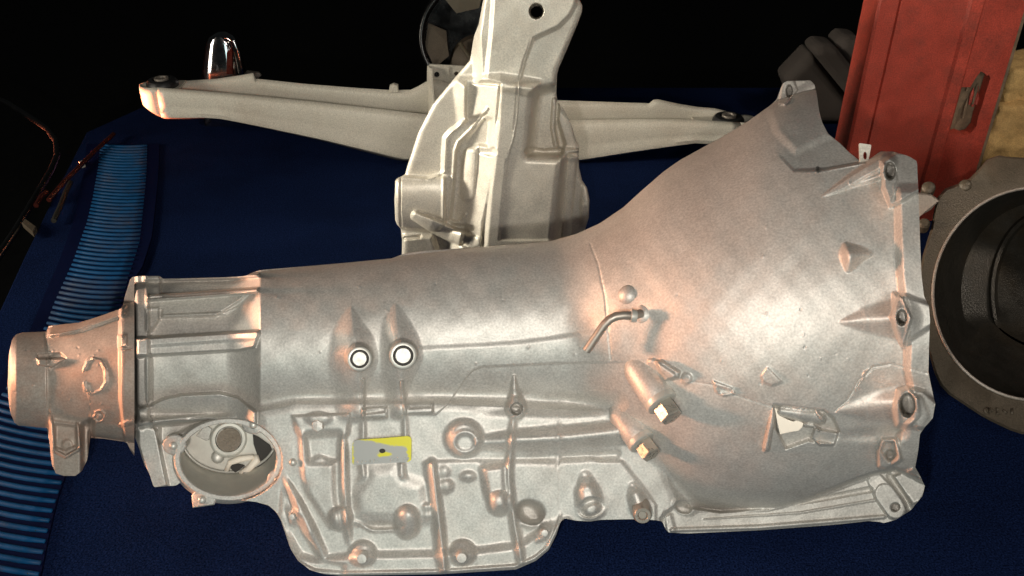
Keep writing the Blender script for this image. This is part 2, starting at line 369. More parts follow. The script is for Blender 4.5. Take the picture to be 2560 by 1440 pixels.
# barrel and bell
vc = sp(U, [(336, 893), (1000, 845), (1500, 815), (2310, 745)])
topS = sp(U, [(336, 706), (640, 680), (1000, 641), (1200, 618), (1380, 602), (1440, 585), (1500, 557), (1560, 514), (1660, 424), (1800, 341), (1925, 260), (2050, 222), (2330, 205)])
rt = vc-topS; rb = sp(U, [(336, 188), (1000, 205), (1400, 235), (1500, 285), (1600, 375), (1740, 478), (2000, 520), (2330, 545)])
wc = sp(U, [(336, -20), (1500, -50), (2310, -85)])
rr = np.where(V < vc, rt, rb); x = (V-vc)/rr
zr = sp(U, [(336, 190), (1000, 205), (1400, 215), (1560, 300), (1800, 430), (2050, 500), (2330, 535)])
barrel = wc+zr*np.sqrt(np.clip(1-x*x, 0, 1))-np.clip(np.abs(x)-1, 0, 9)*120
K.W = barrel.copy()
# barrel of the tail section is slimmer than the main drum; a sloped shoulder joins them
q_ = np.clip((650-U)/86, 0, 1); K.W -= 60*(q_*(2-q_))*1.5*sstep((1066-V)/34)
# flat side wall down to the pan rail
def smax(a, b, q):
    h = np.clip(.5+.5*(b-a)/q, 0, 1); return a*(1-h)+b*h+q*h*(1-h)
SK = [(650, 1030), (740, 1010), (1100, 1010), (1560, 1030), (1640, 1120), (1690, 1250), (1690, 1360), (1400, 1330), (1390, 1480), (700, 1480), (560, 1300), (640, 1140)]
m, d = K.sdpoly(SK, 400); sk = np.full(U.shape, -1e3); sk[m] = sp(V[m], [(950, 152), (1050, 142), (1150, 132), (1300, 116), (1440, 104)])-np.clip(d, 0, 1e9)*1.6-12*sstep((d+20)/40)
K.W = smax(K.W, sk, 34)
SL = [(330, 1060), (660, 1030), (740, 1080), (720, 1290), (560, 1262), (430, 1230), (330, 1230)]
m, d = K.sdpoly(SL, 60); f = sstep(.5-d/24); K.W[m] = K.W[m]*(1-f)+f*np.maximum(K.W[m], 42)
# -- ribbed rear section
K.pad([(338, 680), (366, 680), (372, 760), (372, 1040), (392, 1080), (420, 1215), (380, 1225), (345, 1110)], 34, 9)      # mounting flange of the case
K.pad([(368, 688), (402, 688), (402, 738), (368, 742)], 26, 12)
K.pad([(366, 770), (398, 770), (398, 800), (378, 828), (366, 828)], 26, 9)
K.pad([(360, 684), (646, 684), (646, 692), (560, 698), (404, 702), (360, 702)], 62, 9)
K.pad([(366, 739), (480, 731), (646, 720), (646, 731), (560, 739), (480, 745), (366, 753)], 77, 7)
K.pad([(366, 748), (480, 742), (620, 734), (600, 752), (540, 790), (404, 794), (404, 772), (366, 772)], 22, 9)
K.ridge([(406, 790), (480, 787), (560, 783), (600, 765)], [8, 9, 9, 4], [8, 9, 8, 0])
K.pad([(338, 846), (646, 827), (648, 834), (636, 868), (600, 876), (372, 889), (338, 892)], 83, 8)
K.pad([(372, 866), (600, 850), (640, 850), (600, 876), (372, 889)], -9, 12)
K.ridge([(372, 896), (374, 1004)], 18, 20)
K.pad([(372, 1014), (410, 996), (460, 986), (552, 982), (596, 994), (640, 1030), (640, 1064), (520, 1048), (345, 1064), (345, 1020)], 64, 9)
K.ridge([(345, 1056), (420, 1048), (520, 1036)], [14, 15, 8], [16, 18, 4], .2)
K.pad([(400, 1064), (500, 1054), (450, 1080), (400, 1110)], -22, 10)
# -- twin pin bosses on the drum
K.fin([(764, 872, 878, 882, 0), (808, 838, 883, 912, 12), (850, 822, 888, 940, 28), (893, 816, 893, 948, 36), (940, 816, 896, 934, 30), (980, 826, 898, 918, 28), (1040, 838, 902, 910, 18), (1056, 845, 902, 908, 0)])
K.fin([(758, 982, 990, 994, 0), (803, 954, 994, 1028, 13), (850, 948, 1000, 1052, 30), (885, 946, 1008, 1060, 38), (930, 948, 1004, 1044, 32), (980, 956, 1002, 1022, 28), (1035, 966, 1004, 1012, 18), (1050, 972, 1004, 1010, 0)])
K.disc(898, 893, 34, 14, 9); K.disc(1007, 885, 36, 14, 9)
# ledges and L-shaped feet below the pins
K.ridge([(908, 950), (908, 1100)], 11, 12, .3); K.ridge([(1004, 955), (1012, 1030), (1014, 1100)], 11, 13, .3)
K.pad([(905, 1022), (968, 1018), (968, 1044), (905, 1046)], 14, 5); K.pad([(908, 1028), (964, 1018), (964, 1030), (908, 1036)], -8, 4)
K.pad([(1010, 1012), (1082, 1006), (1082, 1032), (1010, 1036)], 16, 5); K.pad([(1022, 1012), (1078, 1006), (1078, 1018), (1022, 1022)], -8, 4)
# parting step of the core plate and the seam toward the bell
vl = sp(U, [(1000, 872), (1200, 862), (1300, 855), (1400, 842), (1530, 818), (1700, 790)])
vb = ip(U, [(1000, 1036), (1090, 1036), (1120, 1010), (1165, 945), (1182, 926), (1205, 917), (1400, 908), (1700, 902)])
K.W += 5.5*sstep((V-vl)/18+.5)*sstep((vb-V)/5+.5)*sstep((U-1015)/50)*sstep((1600-U)/130)
K.ridge([(1475, 608), (1495, 660), (1512, 740), (1520, 820), (1528, 900)], 4.5, -2.6)
# oil passage tube and the hollow above it
K.ridge([(1180, 1030), (1300, 1020), (1420, 1014), (1540, 1006)], [30, 60, 76, 70], [0, -12, -20, -14], -1)
K.ridge([(1206, 1106), (1300, 1100), (1420, 1094), (1550, 1080)], [46, 66, 72, 72], [14, 32, 36, 34], .05)
K.ridge([(1200, 1152), (1400, 1146), (1540, 1136)], [24, 34, 34], [-2, -9, -9], -1)
K.pad([(1060, 1154), (1180, 1151), (1360, 1149), (1475, 1143), (1500, 1152), (1556, 1153), (1578, 1182), (1600, 1208), (1640, 1262), (1640, 1312), (1402, 1312), (1380, 1450), (1110, 1450), (1085, 1300)], 8, 6)
# boss with open hole, spike above, long rib below
K.ridge([(1285, 940), (1286, 975), (1290, 1018)], [8, 30, 58], [8, 30, 50], .2)
K.disc(1290, 1020, 27, 10, 6); K.disc(1291, 1022, 14, -70, 5)
K.fin([(1040, 1276, 1284, 1291, 8), (1100, 1270, 1279, 1288, 26), (1180, 1262, 1273, 1282, 30), (1290, 1272, 1284, 1294, 30), (1400, 1290, 1303, 1311, 22), (1412, 1292, 1304, 1311, 0)])
# plug boss
K.disc(1160, 1095, 42, 26, 20); K.disc(1163, 1107, 32, 9, 5); K.disc(1163, 1107, 25, -12, 5, ry=22)
# pan side: ribs, pockets, lip and bolt bosses
K.fin([(1142, 1070, 1080, 1088, 0), (1165, 1066, 1083, 1092, 24), (1290, 1076, 1098, 1108, 34), (1420, 1092, 1111, 1121, 32), (1432, 1096, 1111, 1120, 10)])
K.fin([(1080, 849, 858, 865, 0), (1120, 848, 860, 869, 18), (1200, 849, 862, 872, 26), (1300, 854, 868, 879, 26), (1364, 866, 875, 881, 2)])
K.fin([(1076, 749, 757, 764, 0), (1100, 748, 758, 767, 14), (1180, 752, 762, 770, 14), (1232, 760, 766, 770, 2)])
K.pad([(764, 1092), (850, 1086), (850, 1150), (830, 1152), (800, 1140), (772, 1152)], -12, 8)
K.pad([(766, 1160), (834, 1160), (836, 1240), (850, 1316), (828, 1320), (800, 1280), (768, 1230)], 10, 12)
K.pad([(732, 1040), (876, 1034), (870, 1084), (858, 1096), (848, 1078), (768, 1082), (756, 1096), (744, 1082)], 14, 6)
K.disc(797, 1046, 30, 10, 10, ry=14)
K.disc(852, 1296, 30, 26, 18, dome=True)
K.ridge([(722, 1215), (745, 1265), (775, 1330), (806, 1384)], [20, 30, 34, 22], [16, 34, 34, 12])
K.pad([(706, 1230), (722, 1225), (770, 1340), (800, 1400), (860, 1412), (860, 1440), (740, 1420), (700, 1300)], -10, 12)
K.disc(733, 1286, 15, 14, 8); K.ridge([(714, 1306), (746, 1304)], 9, 10)
K.pad([(905, 1208), (930, 1170), (985, 1168), (1010, 1200), (1060, 1210), (1066, 1300), (890, 1298), (884, 1240)], 12, 44)
K.ridge([(905, 1150), (908, 1190), (890, 1212)], [14, 14, 4], [12, 12, 0]); K.ridge([(1004, 1160), (1006, 1190), (1020, 1206)], [14, 14, 4], [12, 12, 0])
K.ridge([(886, 1308), (940, 1316), (1000, 1314)], [10, 20, 16], [6, -12, -8]); K.ridge([(886, 1302), (930, 1325), (1000, 1323)], [6, 10, 8], [6, 10, 8])
K.disc(1018, 1305, 31, 38, 10, ry=42, dome=True)
K.disc(1115, 1215, 19, 12, 10, dome=True); K.disc(1170, 1190, 20, 10, 10, ry=12, dome=True); K.disc(1110, 1180, 16, 8, 10, dome=True)
K.disc(1068, 1268, 12, 12, 10, dome=True); K.disc(1070, 1288, 12, 10, 10, dome=True)
K.pad([(1205, 1170), (1262, 1162), (1268, 1270), (1232, 1275), (1215, 1230)], 24, 18); K.disc(1250, 1258, 30, 26, 10, dome=True)
K.pad([(792, 1400), (880, 1388), (1085, 1383), (1200, 1375), (1300, 1362), (1345, 1330), (1420, 1300), (1420, 1490), (690, 1490), (690, 1330), (722, 1340), (750, 1390)], 20, 28)
lip = [(690, 1288), (706, 1325), (722, 1375), (748, 1409), (790, 1428), (860, 1434), (1100, 1429), (1288, 1416), (1336, 1396), (1368, 1370), (1388, 1330), (1398, 1304)]
K.ridge(lip, 14, 9, .2)
for bx, by in ((907, 1388), (1155, 1386)):
    K.disc(bx, by-4, 33, 26, 12, dome=True); K.disc(bx, by+4, 14, 5, 6)
K.disc(1362, 1326, 16, 16, 8); K.ridge([(1345, 1350), (1372, 1344)], 8, 8)
# open port through the pan corner
K.disc(1326, 1281, 31, -70, 6, ry=22, rot=32); K.ridge([(1288, 1288), (1304, 1308), (1330, 1316), (1356, 1308)], [8, 14, 14, 6], [4, 9, 9, 2])
# two small threaded bosses
K.ridge([(1463, 1190), (1468, 1230), (1477, 1268)], [34, 66, 76], [6, 36, 46], .35); K.disc(1478, 1270, 30, -30, 5, ry=24, rot=-20); K.disc(1482, 1276, 24, 8, 12, ry=16, rot=-20)
K.ridge([(1582, 1215), (1590, 1240), (1603, 1275)], [26, 44, 50], [6, 30, 40], .35)
# -- bell: foot ledge, rim, lugs
def footlev(u, v): return ip(u, [(1650, 88), (1800, 70), (2310, 62)])
K.level([(1652, 1296), (1690, 1262), (1730, 1270), (1800, 1279), (1920, 1272), (2010, 1249), (2120, 1206), (2176, 1186), (2240, 1172), (2330, 1215), (2310, 1300), (2230, 1340), (1660, 1350)], footlev, 9)
K.ridge([(1740, 1278), (1920, 1274), (2010, 1252), (2170, 1194)], [5, 9, 10, 8], [2, 8, 9, 6])
K.ridge([(1900, 1276), (2050, 1248), (2175, 1224)], [3, 12, 16], [-1, -8, -10]); K.ridge([(1760, 1298), (2000, 1282), (2190, 1250)], [4, 6, 7], [4, 5, 6])
K.ridge([(1680, 1325), (1900, 1318), (2050, 1306), (2210, 1292)], [14, 16, 16, 14], 12, .2)
K.disc(1712, 1266, 30, 10, 9, ry=20, rot=20); K.disc(1708, 1268, 20, -32, 6, ry=14, rot=25)
K.pad([(1662, 1292), (1678, 1284), (1690, 1330), (1668, 1335)], 10, 6)
ur = ip(V, UR); band = sstep((66-(ur-U))/24)*sstep((V-455)/30)*sstep((1188-V)/20)*(U > 2100)
K.W += band*36
# upper right lug
K.ridge([(2050, 494), (2130, 452), (2212, 412)], [4, 40, 74], [0, 16, 40], .45); K.ridge([(2080, 488), (2140, 460), (2206, 428)], [3, 16, 30], [0, -7, -12], -1)
K.pad([(2203, 404), (2240, 380), (2300, 384), (2310, 470), (2262, 500), (2226, 516), (2208, 470)], 44, 12)
K.pad([(2206, 408), (2236, 414), (2244, 452), (2226, 508), (2206, 470)], 14, 7); K.disc(2225, 427, 13, -95, 4, ry=21)
# middle lug
K.ridge([(2095, 806), (2170, 799), (2250, 796)], [10, 76, 120], [0, 17, 40], -1)
K.pad([(2234, 735), (2262, 738), (2330, 762), (2334, 812), (2280, 846), (2258, 868), (2236, 820)], 20, 14)
K.pad([(2226, 792), (2247, 740), (2258, 744), (2279, 795), (2260, 864), (2250, 856)], 34, 6); K.disc(2254, 794, 12, -95, 4, ry=18)
# lower lug
K.ridge([(2080, 1030), (2170, 1020), (2250, 1014)], [10, 80, 120], [0, 14, 38], -1)
K.pad([(2236, 1020), (2246, 975), (2268, 966), (2310, 978), (2345, 1010), (2340, 1052), (2312, 1072), (2240, 1066)], 42, 12); K.pad([(2240, 1020), (2250, 978), (2272, 972), (2296, 996), (2300, 1040), (2282, 1062), (2244, 1062)], 20, 7); K.ridge([(2296, 1000), (2312, 1040), (2300, 1062)], 26, 14)
K.disc(2268, 1013, 19, -110, 4, ry=28)
K.ridge([(2080, 1092), (2180, 1086), (2250, 1082)], [30, 50, 60], [-2, -10, -14], -1)
# lug above the strap, with slanted hole
K.pad([(2194, 1130), (2206, 1098), (2240, 1096), (2256, 1150), (2216, 1172), (2196, 1168)], 34, 9); K.pad([(2203, 1128), (2212, 1104), (2234, 1104), (2244, 1140), (2222, 1154)], -24, 9); K.disc(2225, 1136, 11, -24, 5)
# strap and corner block
K.ridge([(2188, 1200), (2212, 1234), (2239, 1270)], [44, 60, 64], [10, 22, 24], .75); K.disc(2238, 1268, 10, -40, 4)
K.pad([(2232, 1190), (2282, 1172), (2325, 1212), (2300, 1256), (2280, 1262)], 24, 10); K.ridge([(2224, 1190), (2256, 1236), (2278, 1280)], 16, -14)
# rear upper lug
K.pad([(1946, 262), (1958, 200), (1984, 198), (1994, 226), (1962, 262)], 16, 6); K.disc(1973, 229, 7.5, -60, 3, ry=15)
K.pad([(1920, 270), (1950, 250), (1992, 226), (2060, 190), (2075, 340), (1990, 380), (1940, 330)], 10, 26)
# overlap of the near web in front of the rear lug cone
m, d = K.sdpoly([(1985, 426), (2060, 424), (2165, 404), (2230, 370), (2120, 300), (2060, 180), (1930, 180), (1880, 320)], 6)
K.W[m] -= 36*sstep(.5-d/9)*sstep((U[m]-1930)/130)
K.ridge([(1990, 428), (2060, 425), (2160, 407)], [4, 8, 8], [0, 3, 4])
# bell surface marks
K.fin([(606, 2106, 2114, 2124, 0), (622, 2098, 2120, 2170, 30), (636, 2094, 2126, 2184, 40), (656, 2100, 2126, 2156, 34), (682, 2112, 2120, 2128, 0)])
K.ridge([(1628, 905), (1680, 940)], 20, 10); K.pad([(1640, 902), (1655, 902), (1700, 930), (1696, 944), (1664, 950), (1650, 930)], 26, 6); K.disc(1716, 946, 13, 7, 8)
K.pad([(1782, 952), (1830, 970), (1838, 984), (1808, 990), (1790, 980)], 6, 4); K.pad([(1794, 968), (1830, 974), (1832, 984), (1800, 984)], -6, 4)
K.pad([(1902, 940), (1918, 918), (1955, 955), (1930, 964), (1908, 956)], 3.4, 5)
K.ridge([(1700, 950), (1780, 962), (1830, 985), (1935, 1018)], 4, -1.2)
K.ridge([(2088, 1028), (2120, 1000), (2150, 950), (2180, 920), (2230, 910), (2320, 934)], [5, 5, 7, 6, 4, 4], [-3, -4, -6, -4, -2.5, -2.5])
K.ridge([(2138, 974), (2164, 932), (2176, 922)], [5, 9, 4], [4, 7, 3])
# broken window in the bell wall
K.pad([(1934, 1014), (2060, 1028), (2082, 1044), (2098, 1078), (2086, 1112), (2020, 1100), (1965, 1120), (1940, 1070)], -26, 10)
K.ridge([(1955, 1030), (2000, 1038), (2052, 1046)], [26, 36, 30], [26, 30, 22])
K.pad([(2036, 1072), (2056, 1074), (2096, 1082), (2086, 1112), (2050, 1112), (2028, 1096)], 30, 7)
K.ridge([(2012, 1062), (2032, 1064), (2048, 1074)], 9, 18)
K.ridge([(2040, 1028), (2060, 1052), (2060, 1056)], [8, 10, 6], [14, 12, 8])
K.ridge([(1916, 1120), (1928, 1060), (1934, 1020)], [18, 16, 6], [26, 18, 6])
# dings and casting specks
for _ in range(60):
    u, v = rng.uniform(660, 2200), rng.uniform(560, 1150); K.disc(u, v, rng.uniform(2, 3.5), rng.choice([-1.3, 1.0, 1.3]), 4)
# sand-cast fillets soften the pan side
Wb = K.W.copy()
for _ in range(5):
    Wb[1:-1] = .25*Wb[:-2]+.5*Wb[1:-1]+.25*Wb[2:]; Wb[:, 1:-1] = .25*Wb[:, :-2]+.5*Wb[:, 1:-1]+.25*Wb[:, 2:]
f = sstep((V-1030)/25)*sstep((U-690)/20)*sstep((1640-U)/30); K.W = K.W*(1-f)+Wb*f
# opening for the governor bore
K.level(ellipse(571, 1150, 130, 102, 40), -170, 8)
lab = np.zeros(U.shape, int)
seam = ip(V, [(560, 1462), (608, 1475), (660, 1495), (740, 1512), (820, 1520), (900, 1528), (905, 1560), (1060, 1585), (1160, 1590), (1210, 1612), (1270, 1655), (1350, 1662)])
lab[U > seam] = 1
lab[(lab == 1) & (Cg > 2100) & (U > ur-52) & (V > 380)] = 2
lab[(lab == 1) & (V > np.interp(U, [1660, 1740, 1800, 1920, 2010, 2120, 2240], [1290, 1276, 1281, 1274, 1251, 1208, 1176]))] = 3
lab[(lab == 0) & (U < 370)] = 4
pan = np.array(lip); lab[(lab == 0) & (V > np.interp(U, pan[:, 0], pan[:, 1]-7)) & (U > 690) & (U < 1400)] = 5
bk = sp(c, [(336, 170), (460, 250), (680, 250), (800, 190), (1400, 200), (1800, 360), (2310, 470)])
K.build(gb, M_ALU, lab, {0: 'main_drum', 1: 'bell', 2: 'bell_rim', 3: 'bell_foot', 4: 'rear_flange', 5: 'pan_rail'}, bk, backshift=-45*sstep((c-2050)/200), open_end=True)

def on(u, v, lift=0.): return Vector(P(u, v, K.h(u, v)+lift))
def nrm(u, v, s=10):
    a = on(u+s, v)-on(u-s, v); b = on(u, v+s)-on(u, v-s); n = a.cross(b); n.normalize()
    return n if n.dot(Vector((0, 0, CAM_H))-on(u, v)) > 0 else -n
px = S0
# pins with ring groove
for u, v, r in ((898, 895, 31), (1007, 887, 34)):
    c0 = on(u, v, -6); ax = (Vector((0, 0, CAM_H))-c0).normalized(); ax = (ax+Vector((.04, 0, -.14))).normalized(); R = r*px*.92
    vv, ff = lathe(c0, ax, [(-.012, R), (.004, R), (.0052, R*.95), (.0056, R*.88), (.0056, R*.75), (.0040, R*.73), (.0040, R*.55)], 40)
    o = mesh_obj('pivot_pin_collar', vv, ff, M_STEELB, gb, True, angle=35)
    vv, ff = lathe(c0, ax, [(-.004, R*.56), (.0050, R*.555), (.0056, R*.53), (.0056, 0)], 36)
    p = mesh_obj('pivot_pin', vv, ff, M_STEELB, gb, True, angle=35)
    vv, ff = lathe(c0, ax, [(.0042, R*.73), (.0044, R*.645), (.0042, R*.56)], 36)
    mesh_obj('pin_groove', vv, ff[:-2], M_DARK, gb, True)
# bent steel vent tube out of its socket
pts = [(1603, 783, 24), (1584, 790, 34), (1560, 788, 36), (1540, 791, 36), (1525, 798, 34), (1510, 813, 30), (1488, 845, 22), (1466, 877, 14)]
base = K.h(1585, 790)
path = [P(u, v, base+w) for u, v, w in pts]
vv, ff = sweep(path, [.0033]*len(path), 16); mesh_obj('vent_tube', vv, ff, M_TUBE, gb, True, angle=40)
e = Vector(path[-1]); dr = (e-Vector(path[-2])).normalized()
vv, ff = lathe(e, dr, [(.00005, .0021), (.0002, 0)], 16); mesh_obj('vent_tube_bore', vv, ff, M_DARK, gb, False)
q = Vector(path[1]); dr = (Vector(path[2])-q).normalized()
vv, ff = lathe(q, dr, [(-.002, .0030), (-.002, .0046), (0, .0050), (.0022, .0048), (.0026, .0030)], 24); mesh_obj('vent_tube_collar', vv, ff, M_STEELB, gb, True, angle=40)
vv, ff = lathe(P(1612, 786, base-6), dr, [(-.006, .0105), (.004, .0085), (.0062, .0064), (.0064, .003)], 28); mesh_obj('vent_socket', vv, ff, M_ALU, gb, True)
n0 = nrm(1570, 738); vv, ff = lathe(on(1570, 738, -8), n0, [(-.004, .0085), (.002, .0075), (.0048, .005), (.0058, 0)], 24); mesh_obj('core_plug', vv, ff, M_ALU, gb, True)
# cooler line bosses with brass-coloured hex plugs
def cooler(p0, p1, r0, r1, hexd, hs):
    a = Vector(P(*p0)); b = Vector(P(*p1)); d = (b-a).normalized(); L = (b-a).length
    vv, ff = lathe(a-d*.012, d, [(0, r0*px*.3), (.004, r0*px*.75), (.012, r0*px), (.012+L*.6, (r0*.35+r1*.65)*px), (.012+L-.001, r1*px), (.012+L, r1*px*.96)], 36)
    mesh_obj('cooler_port_boss', vv, ff, M_ALU, gb, True, angle=40)
    vv, ff = lathe(b, d, [(-.001, r1*px*.99), (.0006, r1*px*1.02), (.0036, r1*px*1.0), (.0042, r1*px*.94), (.0042, hs*px*.9)], 36)
    mesh_obj('sealing_washer', vv, ff, M_STEELB, gb, True, angle=35)
    r = hs*px
    vv, ff = lathe(b, d, [(.003, r*.92), (.005, r), (.005+hexd-.001, r), (.005+hexd, r*.93), (.0052+hexd, r*.72)], 6, xdir=(.3, .2, .9))
    mesh_obj('hex_plug', vv, ff, M_ZINC, gb, False)
print('HB', [round(float(K.h(u, v))) for u, v in ((1592, 938), (1625, 975), (1660, 1012), (1680, 1040), (1540, 1030), (1570, 1060), (1598, 1092), (1615, 1115))])
wb = K.h(1590, 950); wb2 = K.h(1530, 1050)
cooler((1598, 922, wb-8), (1650, 1000, wb+40), 36, 36, .0118, 26)
cooler((1556, 1036, wb2-8), (1601, 1098, wb2+34), 34, 34, .0112, 24)
# screw in the small boss
c1 = on(1604, 1276, -10); ax = (Vector((0, 0, CAM_H))-c1).normalized()+Vector((.1, 0, -.45)); 
vv, ff = lathe(c1, ax, [(-.01, .0072), (.008, .0072), (.0095, .0062), (.0095, .004), (.008, .003), (.008, 0)], 24); scr = mesh_obj('slotted_screw', vv, ff, M_TUBE, gb, True, angle=35)
# hex bolt on the governor cap and pan bolts
for u, v, r in ((797, 1062, 15), (907, 1392, 13), (1155, 1390, 13), (733, 1288, 8), (1361, 1328, 9)):
    c1 = on(u, v, -5); ax = (Vector((0, -.85, .5))).normalized()
    vv, ff = lathe(c1, ax, [(-.004, r*px), (.004, r*px), (.0052, r*px*.85), (.0056, 0)], 6 if r > 14 else 18); mesh_obj('bolt_head', vv, ff, M_ALU, gb, r < 15, angle=35)
# thin steel clip strip standing up behind the upper lug
wq = K.h(2160, 420)-60
o_ = [(2150, 420), (2148, 360), (2150, 358), (2178, 362), (2178, 366), (2168, 420)]
bm = bmesh.new(); lps = [[P(u, v, wq) for u, v in o_], [P(u, v, wq) for u, v in ellipse(2163, 389, 5, 10, 12)]]; eds = []
for lp in lps:
    vs = [bm.verts.new(q) for q in lp]; eds += [bm.edges.new((vs[i], vs[(i+1) % len(vs)])) for i in range(len(vs))]
bmesh.ops.triangle_fill(bm, use_beauty=True, edges=eds); me = bpy.data.meshes.new('tmp'); bm.to_mesh(me); bm.free()
cs = mesh_obj('clip_strip', [q.co[:] for q in me.vertices], [tuple(q.vertices) for q in me.polygons], M_ALU2, gb, False); cs.modifiers.new('thick', 'SOLIDIFY').thickness = .0012
# broken flap and torn edge at the bell window
w1 = K.h(1950, 1060)
fl = [(1937, 1019), (1946, 1026), (1951, 1040), (1968, 1048), (1984, 1054), (1994, 1050), (2009, 1058), (2006, 1068), (1997, 1077), (1978, 1080), (1950, 1086), (1943, 1055)]
vv, ff = prism([P(u, v, w1+24) for u, v in fl], Vector(P(1960, 1060, w1))-Vector(P(1960, 1060, w1+16)), .0004); mesh_obj('broken_edge_flap', vv, ff, M_WHITE, gb, False)
# paper-thin metal identification tag
tg = [(884, 1104), (894, 1099), (960, 1095), (1018, 1090), (1026, 1092), (1029, 1100), (1028, 1150), (1020, 1155), (960, 1158), (884, 1162), (881, 1156), (881, 1110)]
wt = max(K.h(u, v) for u, v in ((905, 1120), (960, 1125), (1010, 1120), (1013, 1100)))+4
outer = [Vector(P(u, v, wt)) for u, v in tg]; hole = ellipse(956, 1127, 8, 6, 12)
V_ = outer+[Vector(P(u, v, wt)) for u, v in hole]; n1, n2 = len(outer), len(hole)
bm = bmesh.new(); bv = [bm.verts.new(p) for p in V_]
eds = [bm.edges.new((bv[i], bv[(i+1) % n1])) for i in range(n1)]+[bm.edges.new((bv[n1+i], bv[n1+(i+1) % n2])) for i in range(n2)]
bmesh.ops.triangle_fill(bm, use_beauty=True, edges=eds)
me = bpy.data.meshes.new('tmp'); bm.to_mesh(me); bm.free()
vv = np.array([q.co[:] for q in me.vertices]); ff = [tuple(p.vertices) for p in me.polygons]
tagp = mesh_obj('identification_tag', vv, ff, M_TAG, gb, False, label='worn yellow and grey metal tag with a hole')
uvl = tagp.data.uv_layers.new(name='UVMap'); rl = np.array(gb.location)
o0, ex, ey = np.array(P(881, 1162, wt)), np.array(P(1029, 1155, wt)), np.array(P(881, 1104, wt))
X = ex-o0; Y = ey-o0
for lp in tagp.data.loops:
    q = np.array(tagp.data.vertices[lp.vertex_index].co)+rl-o0; uvl.data[lp.index].uv = (q@X/(X@X), q@Y/(Y@Y))
sm = tagp.modifiers.new('thick', 'SOLIDIFY'); sm.thickness = .0008; sm.offset = 0
mesh_obj('tag_rivet_hole', *prism([P(u, v, wt-.6) for u, v in ellipse(956, 1127, 8.6, 6.6, 14)], (0, .0006, -.0004)), M_DARK, gb, False)  # dark disc; the shade in the tag's hole put in as colour
# stamped number on the tag, only partly legible
def stamp(strokes, name, w, mtl, r, parent):
    parts = []
    for st in strokes:
        parts.append(sweep([P(u, v, w) for u, v in st], [r]*len(st), 6))
    vv, ff = join(*parts); return mesh_obj(name, vv, ff, mtl, parent, True)
gl = {'6': [[(5, 0), (1, 5), (0, 9), (3, 11), (6, 8), (1, 7)]], '5': [[(6, 0), (2, 0), (1, 5), (5, 5), (5, 10), (0, 11)]], '-': [[(0, 6), (5, 6)]], '4': [[(4, 0), (0, 7), (6, 7)], [(4, 3), (4, 11)]], '8': [[(3, 0), (5, 2), (1, 8), (3, 11), (5, 8), (1, 2), (3, 0)]], '7': [[(0, 0), (6, 0), (2, 11)]], '1': [[(4, 0), (1, 11)]]}
def write(txt, u, v, step, slope, sc=1.):
    out = []
    for i, ch in enumerate(txt):
        for st in gl.get(ch, []): out.append([(u+i*step+x*sc+(11-y)*.25*sc, v+slope*i*step+y*sc) for x, y in st])
    return out
stamp(write('66-48-', 893, 1150, 9.6, -.03, .72), 'stamped_number', wt+1.2, M_STEELB, .00028, tagp)
stamp(write('717 11', 974, 1145, 8.6, -.05, .72), 'stamped_number', wt+1.2, M_STEELB, .00026, tagp)
